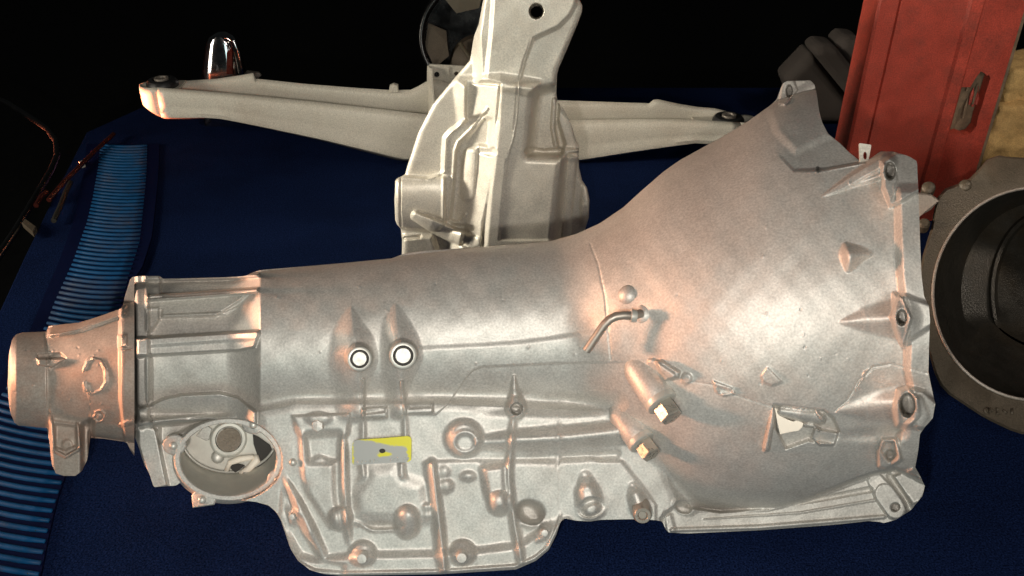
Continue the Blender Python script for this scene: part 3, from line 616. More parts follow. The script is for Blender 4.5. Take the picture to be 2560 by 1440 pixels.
# governor bore: ring face, wall, inner floor with port
M_BORE = mat('machined_bore', (.60, .585, .53), .5, .1, .15, 60, .1, 500)
def bore():
    w0 = 92.; n = 56; shift = np.array([2., -58.]); wi = -70.
    ang = np.linspace(0, 2*math.pi, n, endpoint=False)
    def ell(cx, cy, rx, ry, w): return [Vector(P(cx+rx*math.cos(a), cy+ry*math.sin(a), w)) for a in ang]
    r_out = ell(571, 1150, 142, 110, w0-60); r_face = ell(571, 1149, 136, 104, w0-4); r_face1 = ell(571, 1149, 133, 101, w0)
    r_in1 = ell(571, 1149, 123, 92, w0); r_in2 = ell(571, 1148, 120, 90, w0-4); r_fl = ell(573, 1090, 122, 93, wi)
    rings = [r_out, r_face, r_face1, r_in1, r_in2]
    V = sum(rings, []); Fc = [(i*n+k, i*n+(k+1) % n, (i+1)*n+(k+1) % n, (i+1)*n+k) for i in range(len(rings)-1) for k in range(n)]
    lugs = []
    for lu, lv in ((436, 1112), (634, 1060), (697, 1199), (507, 1246)):
        cc = Vector(P(lu, lv, w0-2)); d = (Vector(P(lu, lv, w0))-Vector(P(lu, lv, w0-50)))
        ol = ellipse(lu, lv, 30, 26, 26)
        if (lu, lv) == (507, 1246): ol = [(478, 1238), (490, 1228), (520, 1228), (545, 1240), (536, 1262), (482, 1270)]
        lugs.append(prism([P(a, b, w0-1) for a, b in ol], -d, .0012))
    mesh_obj('bore_face_ring', *join((V, Fc), *lugs), M_ALU, gb, True, angle=40)
    V = r_in2+[a.lerp(b, .5) for a, b in zip(r_in2, r_fl)]+r_fl
    Fc = [(i*n+k, i*n+(k+1) % n, (i+1)*n+(k+1) % n, (i+1)*n+k) for i in range(2) for k in range(n)]
    mesh_obj('bore_wall', V, Fc, M_BORE, gb, True)
    lip_ = [Vector(P(573+119*math.cos(a), 1090+90*math.sin(a), wi+9)) for a in np.linspace(.12*math.pi, .98*math.pi, 30)]
    mesh_obj('bore_seat_edge', *sweep(lip_, [.0011]*30, 8), M_STEELB, gb, True)
    V = r_fl; mesh_obj('bore_floor', V, [tuple(range(n))], M_BORE, gb, False)
    dn = (Vector(P(571, 1090, wi+10))-Vector(P(571, 1090, wi))).normalized()
    vv, ff = lathe(P(572, 1098, wi), dn, [(0, 47*px), (.008, 44*px), (.0095, 40*px), (.0090, 33*px), (-.0, 31*px)], 32); mesh_obj('bore_port', vv, ff[:-1], M_BORE, gb, True, angle=40)
    vv, ff = lathe(P(572, 1100, wi+22), dn, [(.0005, 30*px), (.0006, 0)], 24); mesh_obj('bore_port_floor', vv, ff, M_GREYCAST, gb, False)
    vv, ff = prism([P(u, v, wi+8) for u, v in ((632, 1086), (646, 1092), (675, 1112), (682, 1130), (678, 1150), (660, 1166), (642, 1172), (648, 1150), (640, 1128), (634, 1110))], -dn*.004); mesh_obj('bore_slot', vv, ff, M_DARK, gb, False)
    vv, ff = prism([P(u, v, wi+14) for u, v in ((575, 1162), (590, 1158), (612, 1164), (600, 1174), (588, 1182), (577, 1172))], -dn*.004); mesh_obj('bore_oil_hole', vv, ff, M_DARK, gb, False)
    parts = [sweep([P(u, v, wi+w) for u, v, w in st], rr, 10) for st, rr in ((((566, 1178, 6), (576, 1156, 12), (600, 1148, 14), (634, 1142, 12)), [.002, .0026, .003, .002]), (((600, 1182, 8), (622, 1172, 10), (642, 1150, 10), (640, 1138, 8)), [.002, .003, .0036, .002]))]
    mesh_obj('bore_oil_lip', *join(*parts), M_WHITE, gb, True)
    mesh_obj('bore_rib', *prism([P(u, v, wi+12) for u, v in ((490, 1090), (515, 1102), (522, 1100), (530, 1072), (515, 1062))], -dn*.006, .0006), M_ALU, gb, False)
    vv, ff = lathe(P(545, 1142, wi), dn, [(0, 17*px), (.005, 15*px), (.0062, 9*px), (.0064, 0)], 20); mesh_obj('bore_stud', vv, ff, M_STEELB, gb, True)
    for lu, lv in ((434, 1114), (634, 1062), (695, 1199), (506, 1249), (733, 1155)):
        b0 = Vector(P(lu, lv, w0-3)) if lu < 720 else on(lu, lv, -3)
        vv, ff = lathe(b0, dn, [(0, 10*px), (.0022, 9*px), (.0034, 6*px), (.0036, 0)], 18); mesh_obj('bore_lug_screw', vv, ff, M_STEELB, gb, True)
bore()

# ---- tail extension housing bolted on the rear
c = np.arange(19, 336.1, 2.2); nt = 240
TOP = [(19, 960), (20, 920), (23, 880), (30, 850), (40, 836), (58, 831), (116, 829), (121, 815), (160, 810), (200, 806), (250, 790), (300, 772), (306, 768), (312, 742), (325, 700), (330, 693), (336, 691)]
BOT = [(19, 962), (21, 1000), (26, 1032), (36, 1056), (46, 1064), (118, 1070), (124, 1110), (129, 1160), (140, 1184), (160, 1190), (188, 1190), (204, 1178), (218, 1150), (226, 1095), (260, 1097), (308, 1104), (318, 1108), (326, 1126), (336, 1140)]
tx = np.linspace(0, 1, nt); tt = .5*tx+.5*(.5-.5*np.cos(np.pi*tx)); top, bot = ip(c, TOP), ip(c, BOT)
Vg = top[:, None]+(bot-top)[:, None]*tt[None]; Ug = np.repeat(c[:, None], nt, 1)
T = Casting(Ug, Vg); U, V = Ug, Vg
vc = ip(U, [(19, 950), (120, 948), (310, 930)]); r = ip(U, [(19, 118), (112, 120), (122, 127), (310, 172), (336, 176)]); rh = ip(U, [(19, 96), (26, 112), (40, 120), (112, 121), (122, 124), (310, 170)])
x = (V-vc)/r; T.W = ip(U, [(19, 0), (336, -16)])+rh*np.sqrt(np.clip(1-x*x, 0, 1))-np.clip(np.abs(x)-1, 0, 9)*60
T.pad([(10, 800), (112, 800), (116, 900), (118, 1090), (10, 1090)], 7, 7)
T.pad([(118, 840), (128, 806), (202, 800), (300, 760), (320, 760), (300, 790), (205, 822), (150, 838)], 16, 9)
T.ridge([(128, 838), (205, 826), (312, 785)], 9, 7)
T.pad([(92, 896), (158, 896), (160, 900), (130, 918), (96, 912)], 12, 5); T.pad([(94, 886), (150, 882), (164, 896), (94, 897)], -9, 6)
T.ridge([(232, 896), (252, 902), (264, 925), (265, 955), (252, 976), (232, 984), (214, 974), (210, 958)], 8, 4); T.ridge([(232, 896), (218, 904), (210, 924)], 8, 4)
T.ridge([(238, 1030), (252, 1026), (262, 1036), (258, 1052), (242, 1056), (234, 1044), (240, 1034)], 6, 5); T.disc(246, 1042, 6, 5, 4)
T.pad([(300, 680), (345, 680), (345, 1150), (312, 1110), (300, 1000)], 34, 7)
T.pad([(296, 838), (318, 838), (318, 868), (296, 868)], 10, 5); T.ridge([(300, 872), (326, 872)], 5, -6); T.ridge([(304, 1062), (330, 1054)], 14, 10)
# mounting foot
T.level([(122, 1046), (196, 1058), (222, 1050), (228, 1150), (206, 1200), (130, 1200), (124, 1120)], lambda u, v: ip(v, [(1050, 86), (1100, 82), (1190, 62)]), 14)
T.ridge([(126, 1020), (130, 1080), (134, 1118)], [6, 12, 12], [4, 16, 18]); T.ridge([(193, 1060), (198, 1116)], [8, 12], [8, 16])
T.pad([(138, 1060), (190, 1066), (192, 1112), (165, 1126), (138, 1118)], -12, 9); T.ridge([(134, 1126), (165, 1142), (202, 1120)], 9, 12); T.disc(168, 1112, 13, 6, 8)
T.pad([(206, 1060), (232, 1050), (232, 1200), (206, 1200)], -44, 16)
for _ in range(25):
    T.disc(rng.uniform(30, 300), rng.uniform(850, 1050), rng.uniform(2, 3), rng.choice([-1, 1]), 3)
lab = np.zeros(U.shape, int); lab[U < 116] = 1; lab[U > 303] = 2; lab[(U > 118) & (U < 230) & (V > 1062)] = 3
T.build(gb, M_ALU3, lab, {0: 'tail_cone', 1: 'output_collar', 2: 'tail_flange', 3: 'mounting_foot'}, ip(c, [(19, 90), (120, 115), (336, 165)]))
# ------------------------------------------------------------------ upright pale housing standing behind the gearbox
hs = thing('transfer_housing', 'pale painted cast housing standing upright behind the gearbox, with one round hole near its top', 'housing', (.0, 1.0, 0))
DH, YH = 1.05, 1.0
LEFT = [(-40, 1222), (0, 1208), (60, 1197), (85, 1187), (92, 1185), (120, 1180), (150, 1175), (200, 1132), (260, 1082), (330, 1046), (370, 1033), (400, 1023), (436, 1012), (440, 1005), (446, 992), (452, 988), (500, 986), (550, 988), (562, 993), (572, 1002), (600, 1005), (660, 1004)]
RIGHT = [(-40, 1440), (0, 1449), (14, 1456), (30, 1455), (60, 1444), (120, 1419), (170, 1397), (186, 1393), (230, 1391), (252, 1393), (275, 1410), (310, 1428), (350, 1440), (366, 1448), (385, 1446), (420, 1448), (450, 1455), (470, 1468), (500, 1474), (545, 1472), (575, 1462), (600, 1440), (660, 1420)]
r = np.arange(-40, 660.1, 2.4); nt = 230
tx = np.linspace(0, 1, nt); tt = .6*tx+.4*(.5-.5*np.cos(np.pi*tx)); le, ri = ip(r, LEFT), ip(r, RIGHT)
Ug = le[:, None]+(ri-le)[:, None]*tt[None]; Vg = np.repeat(r[:, None], nt, 1)
H = Casting(Ug, Vg); U, V = Ug, Vg
plane = (DH-YH/(cP+(720-V)/F*sP))/(DH/F)
e0 = np.minimum(U-le[:, None], ri[:, None]-U); H.W = plane+14*np.sqrt(np.clip(1-(1-np.clip(e0/16, 0, 1))**2, 0, 1))
def hadd(pts, A, soft): H.pad(pts, A, soft)
# upper block with bevelled left edge and flat face round the hole
hadd([(1206, -60), (1470, -60), (1470, 30), (1420, 130), (1392, 215), (1330, 232), (1250, 216), (1196, 205), (1190, 90)], 54, 30)
hadd([(1236, -60), (1440, -60), (1440, 10), (1424, 40), (1396, 68), (1352, 88), (1332, 98), (1312, 150), (1298, 205), (1246, 212), (1214, 200), (1226, 90)], 13, 14)
H.ridge([(1330, 96), (1313, 150), (1297, 210)], 4, 3)
H.disc(1341, 28, 17, -150, 4)
# column below the block
hadd([(1150, 208), (1250, 200), (1345, 215), (1335, 250), (1322, 388), (1412, 392), (1400, 500), (1386, 660), (1130, 660), (1170, 400)], 46, 44)
hadd([(1247, 212), (1344, 212), (1332, 300), (1322, 388), (1408, 394), (1400, 480), (1384, 660), (1206, 660), (1222, 480), (1234, 385), (1242, 300)], 34, 20)
H.ridge([(1250, 214), (1243, 300), (1236, 388), (1224, 480)], [10, 8, 8, 4], [6, 7, 6, 1])
H.ridge([(1298, 210), (1291, 300), (1284, 345), (1276, 372), (1268, 400), (1261, 480), (1252, 560), (1246, 600)], 5, [3, 5, 5, 4, 4, 3, 3, 1])
hadd([(1292, 215), (1345, 215), (1330, 300), (1322, 390), (1400, 396), (1384, 600), (1246, 600), (1266, 400), (1284, 340)], -5, 5)
# stepped webs at the left
def lev(pts, L, soft):
    m, d = H.sdpoly(pts, soft); f = sstep(.5-d/soft); Lv = L(U[m], V[m]) if callable(L) else L; H.W[m] = H.W[m]*(1-f)+(plane[m]+Lv)*f
lev([(1166, 200), (1250, 212), (1240, 300), (1210, 420), (1190, 580), (1108, 570), (1108, 432), (1112, 345), (1126, 328), (1164, 300)], 27, 12)
uLf = lambda v: ip(v, [(200, 1166), (300, 1166), (352, 1152), (400, 1148), (480, 1144), (620, 1120)])
uRf = lambda v: ip(v, [(200, 1248), (300, 1242), (390, 1235), (480, 1222), (620, 1204)])
lev([(1168, 206), (1250, 212), (1243, 300), (1236, 390), (1223, 480), (1207, 560), (1204, 620), (1150, 612), (1166, 560), (1150, 556), (1128, 548), (1138, 430), (1142, 378), (1150, 356), (1176, 332), (1216, 284), (1168, 296)], lambda u, v: ip(v, [(300, 26), (385, 5)])+(84-ip(v, [(300, 26), (385, 5)]))*np.clip((u-uLf(v))/(uRf(v)-uLf(v)), 0, 1)**1.15, 9)
lev([(1210, 292), (1226, 300), (1222, 366), (1196, 362), (1170, 374), (1154, 400), (1148, 386), (1152, 360), (1174, 338)], lambda u, v: 14+24*np.clip((u-1165)/60, 0, 1), 12)
H.ridge([(1190, 366), (1176, 385), (1172, 430), (1168, 486), (1164, 505)], [14, 36, 40, 36, 10], [2, 16, 16, 14, 2])
H.ridge([(1202, 376), (1230, 380)], [18, 24], [-4, -16])
H.ridge([(1218, 272), (1172, 328), (1145, 354), (1137, 376), (1133, 430), (1120, 545)], 7, 6)
H.ridge([(1164, 300), (1126, 328), (1112, 345), (1108, 430)], 12, 6)
# lower left tube, slanted rib and foot
m, d = H.sdpoly([(980, 446), (1010, 441), (1070, 446), (1112, 432), (1112, 560), (1090, 580), (980, 570)], 10)
H.W[m] += sstep(.5-d/8)*48*np.sqrt(np.clip(1-((V[m]-508)/70)**2, 0, 1))
H.ridge([(1001, 446), (1000, 508), (1002, 566)], 6, -7)
H.ridge([(1012, 442), (1070, 446), (1108, 432)], 8, 6)
H.ridge([(1040, 540), (1080, 560), (1130, 586), (1186, 604)], [26, 38, 40, 30], [22, 34, 34, 8]); H.ridge([(1046, 530), (1140, 566), (1180, 570)], [8, 14, 14], [-8, -14, -8])
H.ridge([(1112, 556), (1130, 560), (1150, 554), (1163, 536)], 9, 8)
hadd([(1006, 590), (1080, 590), (1100, 640), (1000, 660)], 20, 16); H.ridge([(1012, 596), (1050, 592)], 10, -10)
# right side: deep pocket, fin and round side boss
hadd([(1346, 232), (1388, 212), (1400, 240), (1394, 300), (1412, 360), (1400, 388), (1318, 388), (1330, 300)], -34, 12)
H.ridge([(1322, 378), (1360, 384), (1400, 380)], 22, -26)
H.ridge([(1386, 250), (1382, 320), (1390, 365)], 12, 16)
hadd([(1394, 262), (1430, 310), (1450, 370), (1400, 380), (1388, 320)], -14, 10)
H.ridge([(1400, 372), (1450, 378)], 12, 8); H.ridge([(1420, 388), (1448, 384)], 10, -10)
hadd([(1414, 396), (1460, 400), (1480, 600), (1392, 600), (1402, 480)], -14, 22)
H.ridge([(1432, 400), (1424, 500), (1414, 600)], 22, 12)
H.ridge([(1462, 470), (1464, 515), (1460, 560)], [16, 30, 16], [6, 18, 6])
lab = np.zeros(U.shape, int); lab[(V > 440) & (V < 572) & (U < 1070)] = 1; lab[(V < 212)] = 2; lab[(U > 1392) & (V > 232)] = 3
H.build(hs, M_ALU2, lab, {0: 'housing_body', 1: 'side_tube', 2: 'mounting_block', 3: 'right_flank'}, np.full(len(r), 150.), D=DH, wobble=.6, holes=((1341, 28, 15),))
# shaded bolt bore seen through the hole
# ------------------------------------------------------------------ plates with holes
def plate(name, outline, holes, thick, m, parent, label=None):
    bm = bmesh.new(); loops = [outline]+holes; eds = []
    for lp in loops:
        vs = [bm.verts.new(p) for p in lp]; eds += [bm.edges.new((vs[i], vs[(i+1) % len(vs)])) for i in range(len(vs))]
    bmesh.ops.triangle_fill(bm, use_beauty=True, edges=eds)
    me = bpy.data.meshes.new('tmp'); bm.to_mesh(me); bm.free()
    o = mesh_obj(name, [q.co[:] for q in me.vertices], [tuple(p.vertices) for p in me.polygons], m, parent, False, label=label)
    sm = o.modifiers.new('thick', 'SOLIDIFY'); sm.thickness = thick; sm.offset = 0; return o
# ------------------------------------------------------------------ long cream crossmember
YB = 1.30; YR = YB+.056
cm = thing('crossmember', 'long cream painted steel crossmember lying across the board behind the gearbox, bushing at each end', 'crossmember', (-.1, YB, 0))
FT = [(392, 221), (460, 226), (600, 238), (800, 258), (1060, 287), (1230, 302), (1390, 302), (1600, 300), (1740, 301), (1790, 305), (1850, 309)]
FB = [(392, 298), (440, 299), (500, 297), (545, 300), (640, 320), (800, 356), (1020, 412), (1230, 440), (1450, 408), (1600, 382), (1700, 366), (1745, 360), (1790, 362), (1850, 346)]
RT = [(392, 206), (460, 204), (540, 199), (600, 190), (632, 184), (637, 199), (646, 199), (760, 211), (900, 222), (980, 227), (1030, 226), (1064, 206), (1090, 200), (1230, 240), (1390, 252), (1600, 259), (1624, 260), (1634, 251), (1645, 250), (1700, 262), (1750, 270), (1790, 273), (1850, 290)]
us = np.unique(np.concatenate([np.linspace(392, 1850, 70), [632, 637, 646, 1064, 1624, 1634, 1645]]))
def zx(u, v, y): q = Q(u, v, y); return q.x, q.z
front = []; rear = []
for u in us:
    x, zt = zx(u, ip(u, FT), YB); _, zb = zx(u, ip(u, FB), YB); front.append((x, YB, zt, max(.002, zb)))
for u in us:
    xr, zr_ = zx(u, ip(u, RT), YR); zb = np.interp(xr, [f[0] for f in front], [f[3] for f in front]); rear.append((xr, YR, zr_, zb))
nrow = 9
def wallgrid(cols, bulge=0., fold=True):
    V = []; n = len(cols)
    for (x, y, zt, zb) in cols:
        for j in range(nrow):
            t = j/(nrow-1); z = zt+(zb-zt)*t
            off = -.004*sstep(np.array((t-.66)/.1)) if fold else 0
            if j == 0: off = .003
            if j == nrow-1: off = .006
            V.append((x, y+bulge*math.sin(math.pi*t)*-.004+(off if not fold else float(off)), z))
    Fc = [(i*nrow+j, i*nrow+j+1, (i+1)*nrow+j+1, (i+1)*nrow+j) for i in range(n-1) for j in range(nrow-1)]
    return V, Fc
def sheet(name, vf, thick, parent, m=M_BEAM, angle=40):
    o = mesh_obj(name, vf[0], vf[1], m, parent, True, angle=angle); sm = o.modifiers.new('thick', 'SOLIDIFY'); sm.thickness = thick; sm.offset = 0; return o
sheet('front_wall', wallgrid(front, 1), .0028, cm); sheet('rear_wall', wallgrid(rear, 0, False), .0028, cm)
# rounded left end and right end
cy, rad = (YB+YR)/2, (YR-YB)/2
def endcap(f, rr_, sgn):
    cols = []
    for k in range(11):
        a = math.pi*k/10; t = k/10
        cols.append((f[0]+(rr_[0]-f[0])*t+sgn*rad*math.sin(a)*.96, cy-rad*math.cos(a), f[2]+(rr_[2]-f[2])*t, f[3]+.014*math.sin(a)))
    return wallgrid(cols, 0, False)
sheet('rounded_end', endcap(front[0], rear[0], -1), .0028, cm); sheet('rounded_end', endcap(front[-1], rear[-1], 1), .0028, cm)
V_ = []; 
for f, g in zip(front, rear): V_ += [(f[0], f[1]+.004, f[3]+.003), (g[0], g[1], g[3]+.003)]
sheet('channel_floor', (V_, [(2*i, 2*i+2, 2*i+3, 2*i+1) for i in range(len(front)-1)]), .0024, cm)
# end bushings: plate, rubber ring, steel sleeve
for u, v, ro, lab_, (ua, ub) in ((404, 200, .0235, 'bushing', (392, 470)), (1822, 292, .0245, 'bushing', (1745, 1850))):
    q = Q(u, v, cy); zp = q.z-.006
    vv, ff = lathe((q.x, cy, zp), (0, 0, 1), [(-.03, ro*1.0), (.0, ro*1.02), (.003, ro*1.0), (.007, ro*.86), (.008, ro*.60), (.004, ro*.52), (.004, ro*.46)], 36)
    b = mesh_obj('bushing', vv, ff, M_RUBBER, cm, True, angle=40)
    vv, ff = lathe((q.x, cy, zp), (0, 0, 1), [(.0, ro*.45), (.010, ro*.45), (.010, ro*.30), (-.01, ro*.28)], 28); mesh_obj('sleeve', vv, ff, M_TUBE, b, True, angle=40)
    x0, x1 = Q(ua, 230, cy).x, Q(ub, 300, cy).x
    pl = [Vector((x0, YB+.004, zp-.003)), Vector((x1, YB+.004, zp-.003)), Vector((x1, YR-.003, zp-.003)), Vector((x0, YR-.003, zp-.003))]
    mesh_obj('end_plate', *prism(pl, (0, 0, -.003)), M_BEAM, cm, False)
# small welded tab and centre bracket with two holes
mesh_obj('welded_tab', *prism([Q(u, v, YR-.002) for u, v in ((972, 232), (974, 215), (984, 211), (994, 214), (996, 232))], (0, .008, 0), .001), M_BEAM, cm, False)
yk = YR+.012
plate('centre_bracket', [Q(u, v, yk) for u, v in ((1066, 285), (1068, 168), (1076, 160), (1225, 168), (1232, 290))], [[Q(a, b, yk) for a, b in ellipse(1092, 186, 7, 7, 14)], [Q(a, b, yk) for a, b in ellipse(1141, 184, 6, 6, 14)]], .003, M_BEAM, cm)
g = [Q(1066, 285, yk), Q(1068, 164, yk)]
mesh_obj('bracket_gusset', *prism([g[0], g[1], g[1]+Vector((.006, -.012, 0)), g[1]+Vector((.011, -.05, -.052)), g[0]+Vector((.012, -.06, 0))], (.003, 0, 0)), M_BEAM, cm, False)
mesh_obj('bracket_rib', *prism([Q(u, v, yk-.004) for u, v in ((1112, 285), (1114, 168), (1122, 168), (1124, 285))], (0, .004, 0), .0008), M_BEAM, cm, False)
# ------------------------------------------------------------------ chrome bumper guard behind the crossmember
ch = thing('bumper_guard', 'small chrome bumper guard standing up behind the left half of the cream crossmember', 'bumper guard', (-.52, 1.45, 0))
YC = 1.44; prof = [(86, 536, 566), (92, 524, 580), (104, 519, 590), (125, 515, 598), (150, 511, 606), (172, 508, 612), (190, 506, 618), (230, 503, 624), (300, 500, 630)]
n = 28; V_ = []
for v, a, b in prof:
    p0, p1 = Q(a, v, YC), Q(b, v, YC); cx = (p0.x+p1.x)/2; hw = (p1.x-p0.x)/2
    for k in range(n):
        t = 2*math.pi*k/n; cs, sn = math.cos(t), math.sin(t)
        V_.append((cx+hw*math.copysign(abs(cs)**.7, cs), YC+.03*math.copysign(abs(sn)**.8, sn)*(.5+.5*(v-80)/120 if v < 200 else 1), max(.001, p0.z)))
Fc = [(i*n+k, i*n+(k+1) % n, (i+1)*n+(k+1) % n, (i+1)*n+k) for i in range(len(prof)-1) for k in range(n)]+[tuple(range(n)), tuple(range((len(prof)-1)*n, len(prof)*n))]
mesh_obj('guard_shell', V_, Fc, M_CHROME, ch, True, angle=50)
mesh_obj('guard_flange', *prism([Q(u, v, YC+.012) for u, v in ((600, 196), (606, 160), (612, 178), (645, 182), (652, 190), (640, 202))], (0, .006, 0), .001), M_TUBE, ch, False)
mesh_obj('guard_edge_bead', *sweep([Q(u, v, YC-.026) for u, v in ((560, 92), (584, 102), (596, 130), (604, 165), (608, 190))], [.0022]*5, 8), M_CHROME, ch, True)
mesh_obj('guard_red_reflection', *prism([Q(u, v, YC-.031) for u, v in ((566, 186), (566, 132), (580, 118), (582, 186))], (0, .006, 0), .001), M_REDM, ch, False)  # red reflection in the chrome, put in as a thin coloured piece
# ------------------------------------------------------------------ dim fan wheel far behind
fw = thing('fan_wheel', 'dim round fan wheel with pale blades, half hidden behind the upright housing', 'fan wheel', (0, 1.6, 0))
YF = 1.56; fc = Q(1186, 98, YF); Rf = (fc-Q(1052, 98, YF)).length; ax = Vector((-.12, -1, .22)).normalized()
prof = [(-.012, Rf*.97)]+[(.010*math.sin(a), Rf+.007*math.cos(a)) for a in np.linspace(0, 2*math.pi, 8)]
vv, ff = lathe(fc, ax, prof[1:], 56); mesh_obj('rim', vv, ff[:-2], M_BLACKP, fw, True)
vv, ff = lathe(fc, ax, [(-.02, Rf*.97), (-.022, 0)], 48); mesh_obj('back_disc', vv, ff, M_BLACKP, fw, False)
hc = fc+Vector((.005, 0, -.045)); vv, ff = lathe(hc, ax, [(-.015, Rf*.55), (.0, Rf*.54), (.012, Rf*.48), (.022, Rf*.28), (.026, 0)], 40); mesh_obj('hub', vv, ff, M_GREYCAST, fw, True, angle=35)
xa = ax.cross(Vector((0, 0, 1))).normalized(); ya = xa.cross(ax).normalized()
if xa.x < 0: xa = -xa
if ya.z < 0: ya = -ya
for k, (deg, wd, mt) in enumerate(((104, .42, M_PALE), (190, .46, M_GREYCAST), (252, .40, M_GREYCAST), (330, .42, M_PALE), (40, .40, M_GREYCAST))):
    a0 = math.radians(deg); pl = []
    for rr_, da in ((.56, -.5), (.92, -.5), (.95, 0), (.92, .5), (.56, .5), (.52, 0)):
        a = a0+da*wd*2*(1 if rr_ > .7 else .9); pl.append(fc+(xa*math.cos(a)+ya*math.sin(a))*Rf*rr_+ax*(.002+.012*da))
    mesh_obj('blade', *prism(pl, ax*-.003), mt, fw, False)
st = [hc+(xa*math.cos(a)+ya*math.sin(a))*Rf*q_+ax*.028 for a, q_ in ((2.2, .5), (0, .0), (-.75, .45))]
mesh_obj('hub_spoke', *sweep(st, [.004]*3, 8), M_PALE, fw, True)
# ------------------------------------------------------------------ red weathered wooden post
po = thing('wooden_post', 'red painted weathered wooden post with a splintered gouge, behind the right end of the bell', 'post', (.53, 1.15, 0))
YP = 1.10; xl = Q(2100, 460, YP).x; xm = Q(2372, 330, YP).x; xr = Q(2442, 440, YP).x; zt = .66
def post_board(name, prof, z0, z1, m, label=None):
    n = len(prof); V = []; zs = np.linspace(z0, z1, 14)
    for z in zs: V += [(x, y, z) for x, y in prof]
    F_ = [(i*n+k, i*n+(k+1) % n, (i+1)*n+(k+1) % n, (i+1)*n+k) for i in range(len(zs)-1) for k in range(n)]+[tuple(range(n)), tuple(range((len(zs)-1)*n, len(zs)*n))]
    return mesh_obj(name, V, F_, m, po, False, label=label)
g1 = xl+.024
post_board('face_board', [(xl, YP+.003), (xl+.003, YP), (g1, YP), (g1+.0015, YP+.0035), (g1+.003, YP), (xm-.020, YP), (xm-.017, YP-.004), (xm-.003, YP-.004), (xm, YP-.001), (xm, YP+.05), (xl, YP+.05)], 0, zt, M_RED)
yb = YP+.006
def Z(u, v): q = Q(u, v, yb); return (q.x, q.z)
notch = [(xm+.001, .0), (xr, .0), (xr, zt), (xm+.001, zt)]
jag = [Z(2440, 318), Z(2446, 290), Z(2456, 262), Z(2463, 236), Z(2470, 214), Z(2476, 196), Z(2472, 186), Z(2468, 190), Z(2462, 184), Z(2452, 178), Z(2446, 186), Z(2436, 200), Z(2426, 218)]
low = [Z(2384, 336), Z(2398, 333), Z(2412, 338), Z(2426, 334)]
outl = [(xm+.001, 0), (xr, 0), (xr, zt), (xm+.001, zt), (xm+.001, jag[-1][1])]+jag[::-1]+low[::-1]+[(xm+.001, low[0][1])]
seen = [outl[0]]
for p in outl[1:]: seen.append((min(max(p[0], xm+.001), xr), p[1]))
bm = bmesh.new(); vs = [bm.verts.new((x, yb, z)) for x, z in seen]
es = [bm.edges.new((vs[i], vs[(i+1) % len(vs)])) for i in range(len(vs))]; bmesh.ops.triangle_fill(bm, use_beauty=True, edges=es)
ret = bmesh.ops.extrude_face_region(bm, geom=bm.faces[:]); bmesh.ops.translate(bm, verts=[q for q in ret['geom'] if isinstance(q, bmesh.types.BMVert)], vec=(0, .016, 0))
me = bpy.data.meshes.new('tmp'); bm.to_mesh(me); bm.free()
mesh_obj('side_board', [q.co[:] for q in me.vertices], [tuple(p.vertices) for p in me.polygons], M_RED, po, False, label='red side board with a splintered gouge')
vv, ff = box(xm+.012, xr-.002, yb+.018, YP+.049, 0, zt); mesh_obj('bare_core', vv, ff, M_WOOD, po, False, label='bare weathered wood showing in the gouge')
for i in range(7):
    u0 = 2398+rng.uniform(0, 46); v0 = rng.uniform(225, 318); h_ = rng.uniform(20, 60)
    a, b = Q(u0, v0, yb+.012), Q(u0+h_*.26, v0-h_, yb+.015); 
    mesh_obj('splinter', *sweep([a, a.lerp(b, .6), b], [.0016, .0024, .0004], 6), M_WOOD if i % 2 else M_RED, po, False)
vv, ff = box(xr+.003, xr+.012, YP+.02, YP+.06, 0, zt); mesh_obj('back_strip', vv, ff, M_WOOD, po, False)
vv, ff = box(xm+.0005, xm+.0115, yb+.034, YP+.049, 0, zt); mesh_obj('dark_core', vv, ff, M_DARK, po, False)
# ------------------------------------------------------------------ tan rough stone blocks beside the post
def stone(label, u, v, y, sx, sy, sz, seed):
    bm = bmesh.new(); bmesh.ops.create_cube(bm, size=1); bmesh.ops.subdivide_edges(bm, edges=bm.edges, cuts=14, use_grid_fill=True)
    q = Q(u, v, y); r_ = np.random.default_rng(seed); ph = r_.uniform(0, 6, 12)
    for w_ in bm.verts:
        p = w_.co.copy(); n_ = Vector((np.sign(p.x)*abs(p.x*2)**8, np.sign(p.y)*abs(p.y*2)**8, np.sign(p.z)*abs(p.z*2)**8)); n_.normalize()
        rd = Vector((p.x, p.y, p.z)).normalized()*.5; p = p.lerp(rd*1.5, .22)
        k = .03*math.sin(9*p.x+ph[0])*math.sin(8*p.z+ph[1])+.02*math.sin(23*p.x+ph[2]+7*p.z)*math.sin(21*p.z+ph[3]+5*p.y)+.012*r_.normal()
        p += n_*k; w_.co = (q.x+p.x*sx, q.y+p.y*sy, q.z+p.z*sz)
    me = bpy.data.meshes.new('tmp'); bm.to_mesh(me); bm.free()
    o = mesh_obj('stone_block', np.array([w.co[:] for w in me.vertices]), [tuple(p.vertices) for p in me.polygons], M_STONE, None, True)
    tag(o, label, 'stone', 'tan stone blocks beside the red post'); return o
stone('large tan rough stone right beside the foot of the red post, bottom of its stack', 2545, 325, 1.17, .125, .10, .105, 3)
stone('smaller tan rough stone resting on the larger one beside the red post', 2572, 215, 1.18, .105, .09, .075, 5)
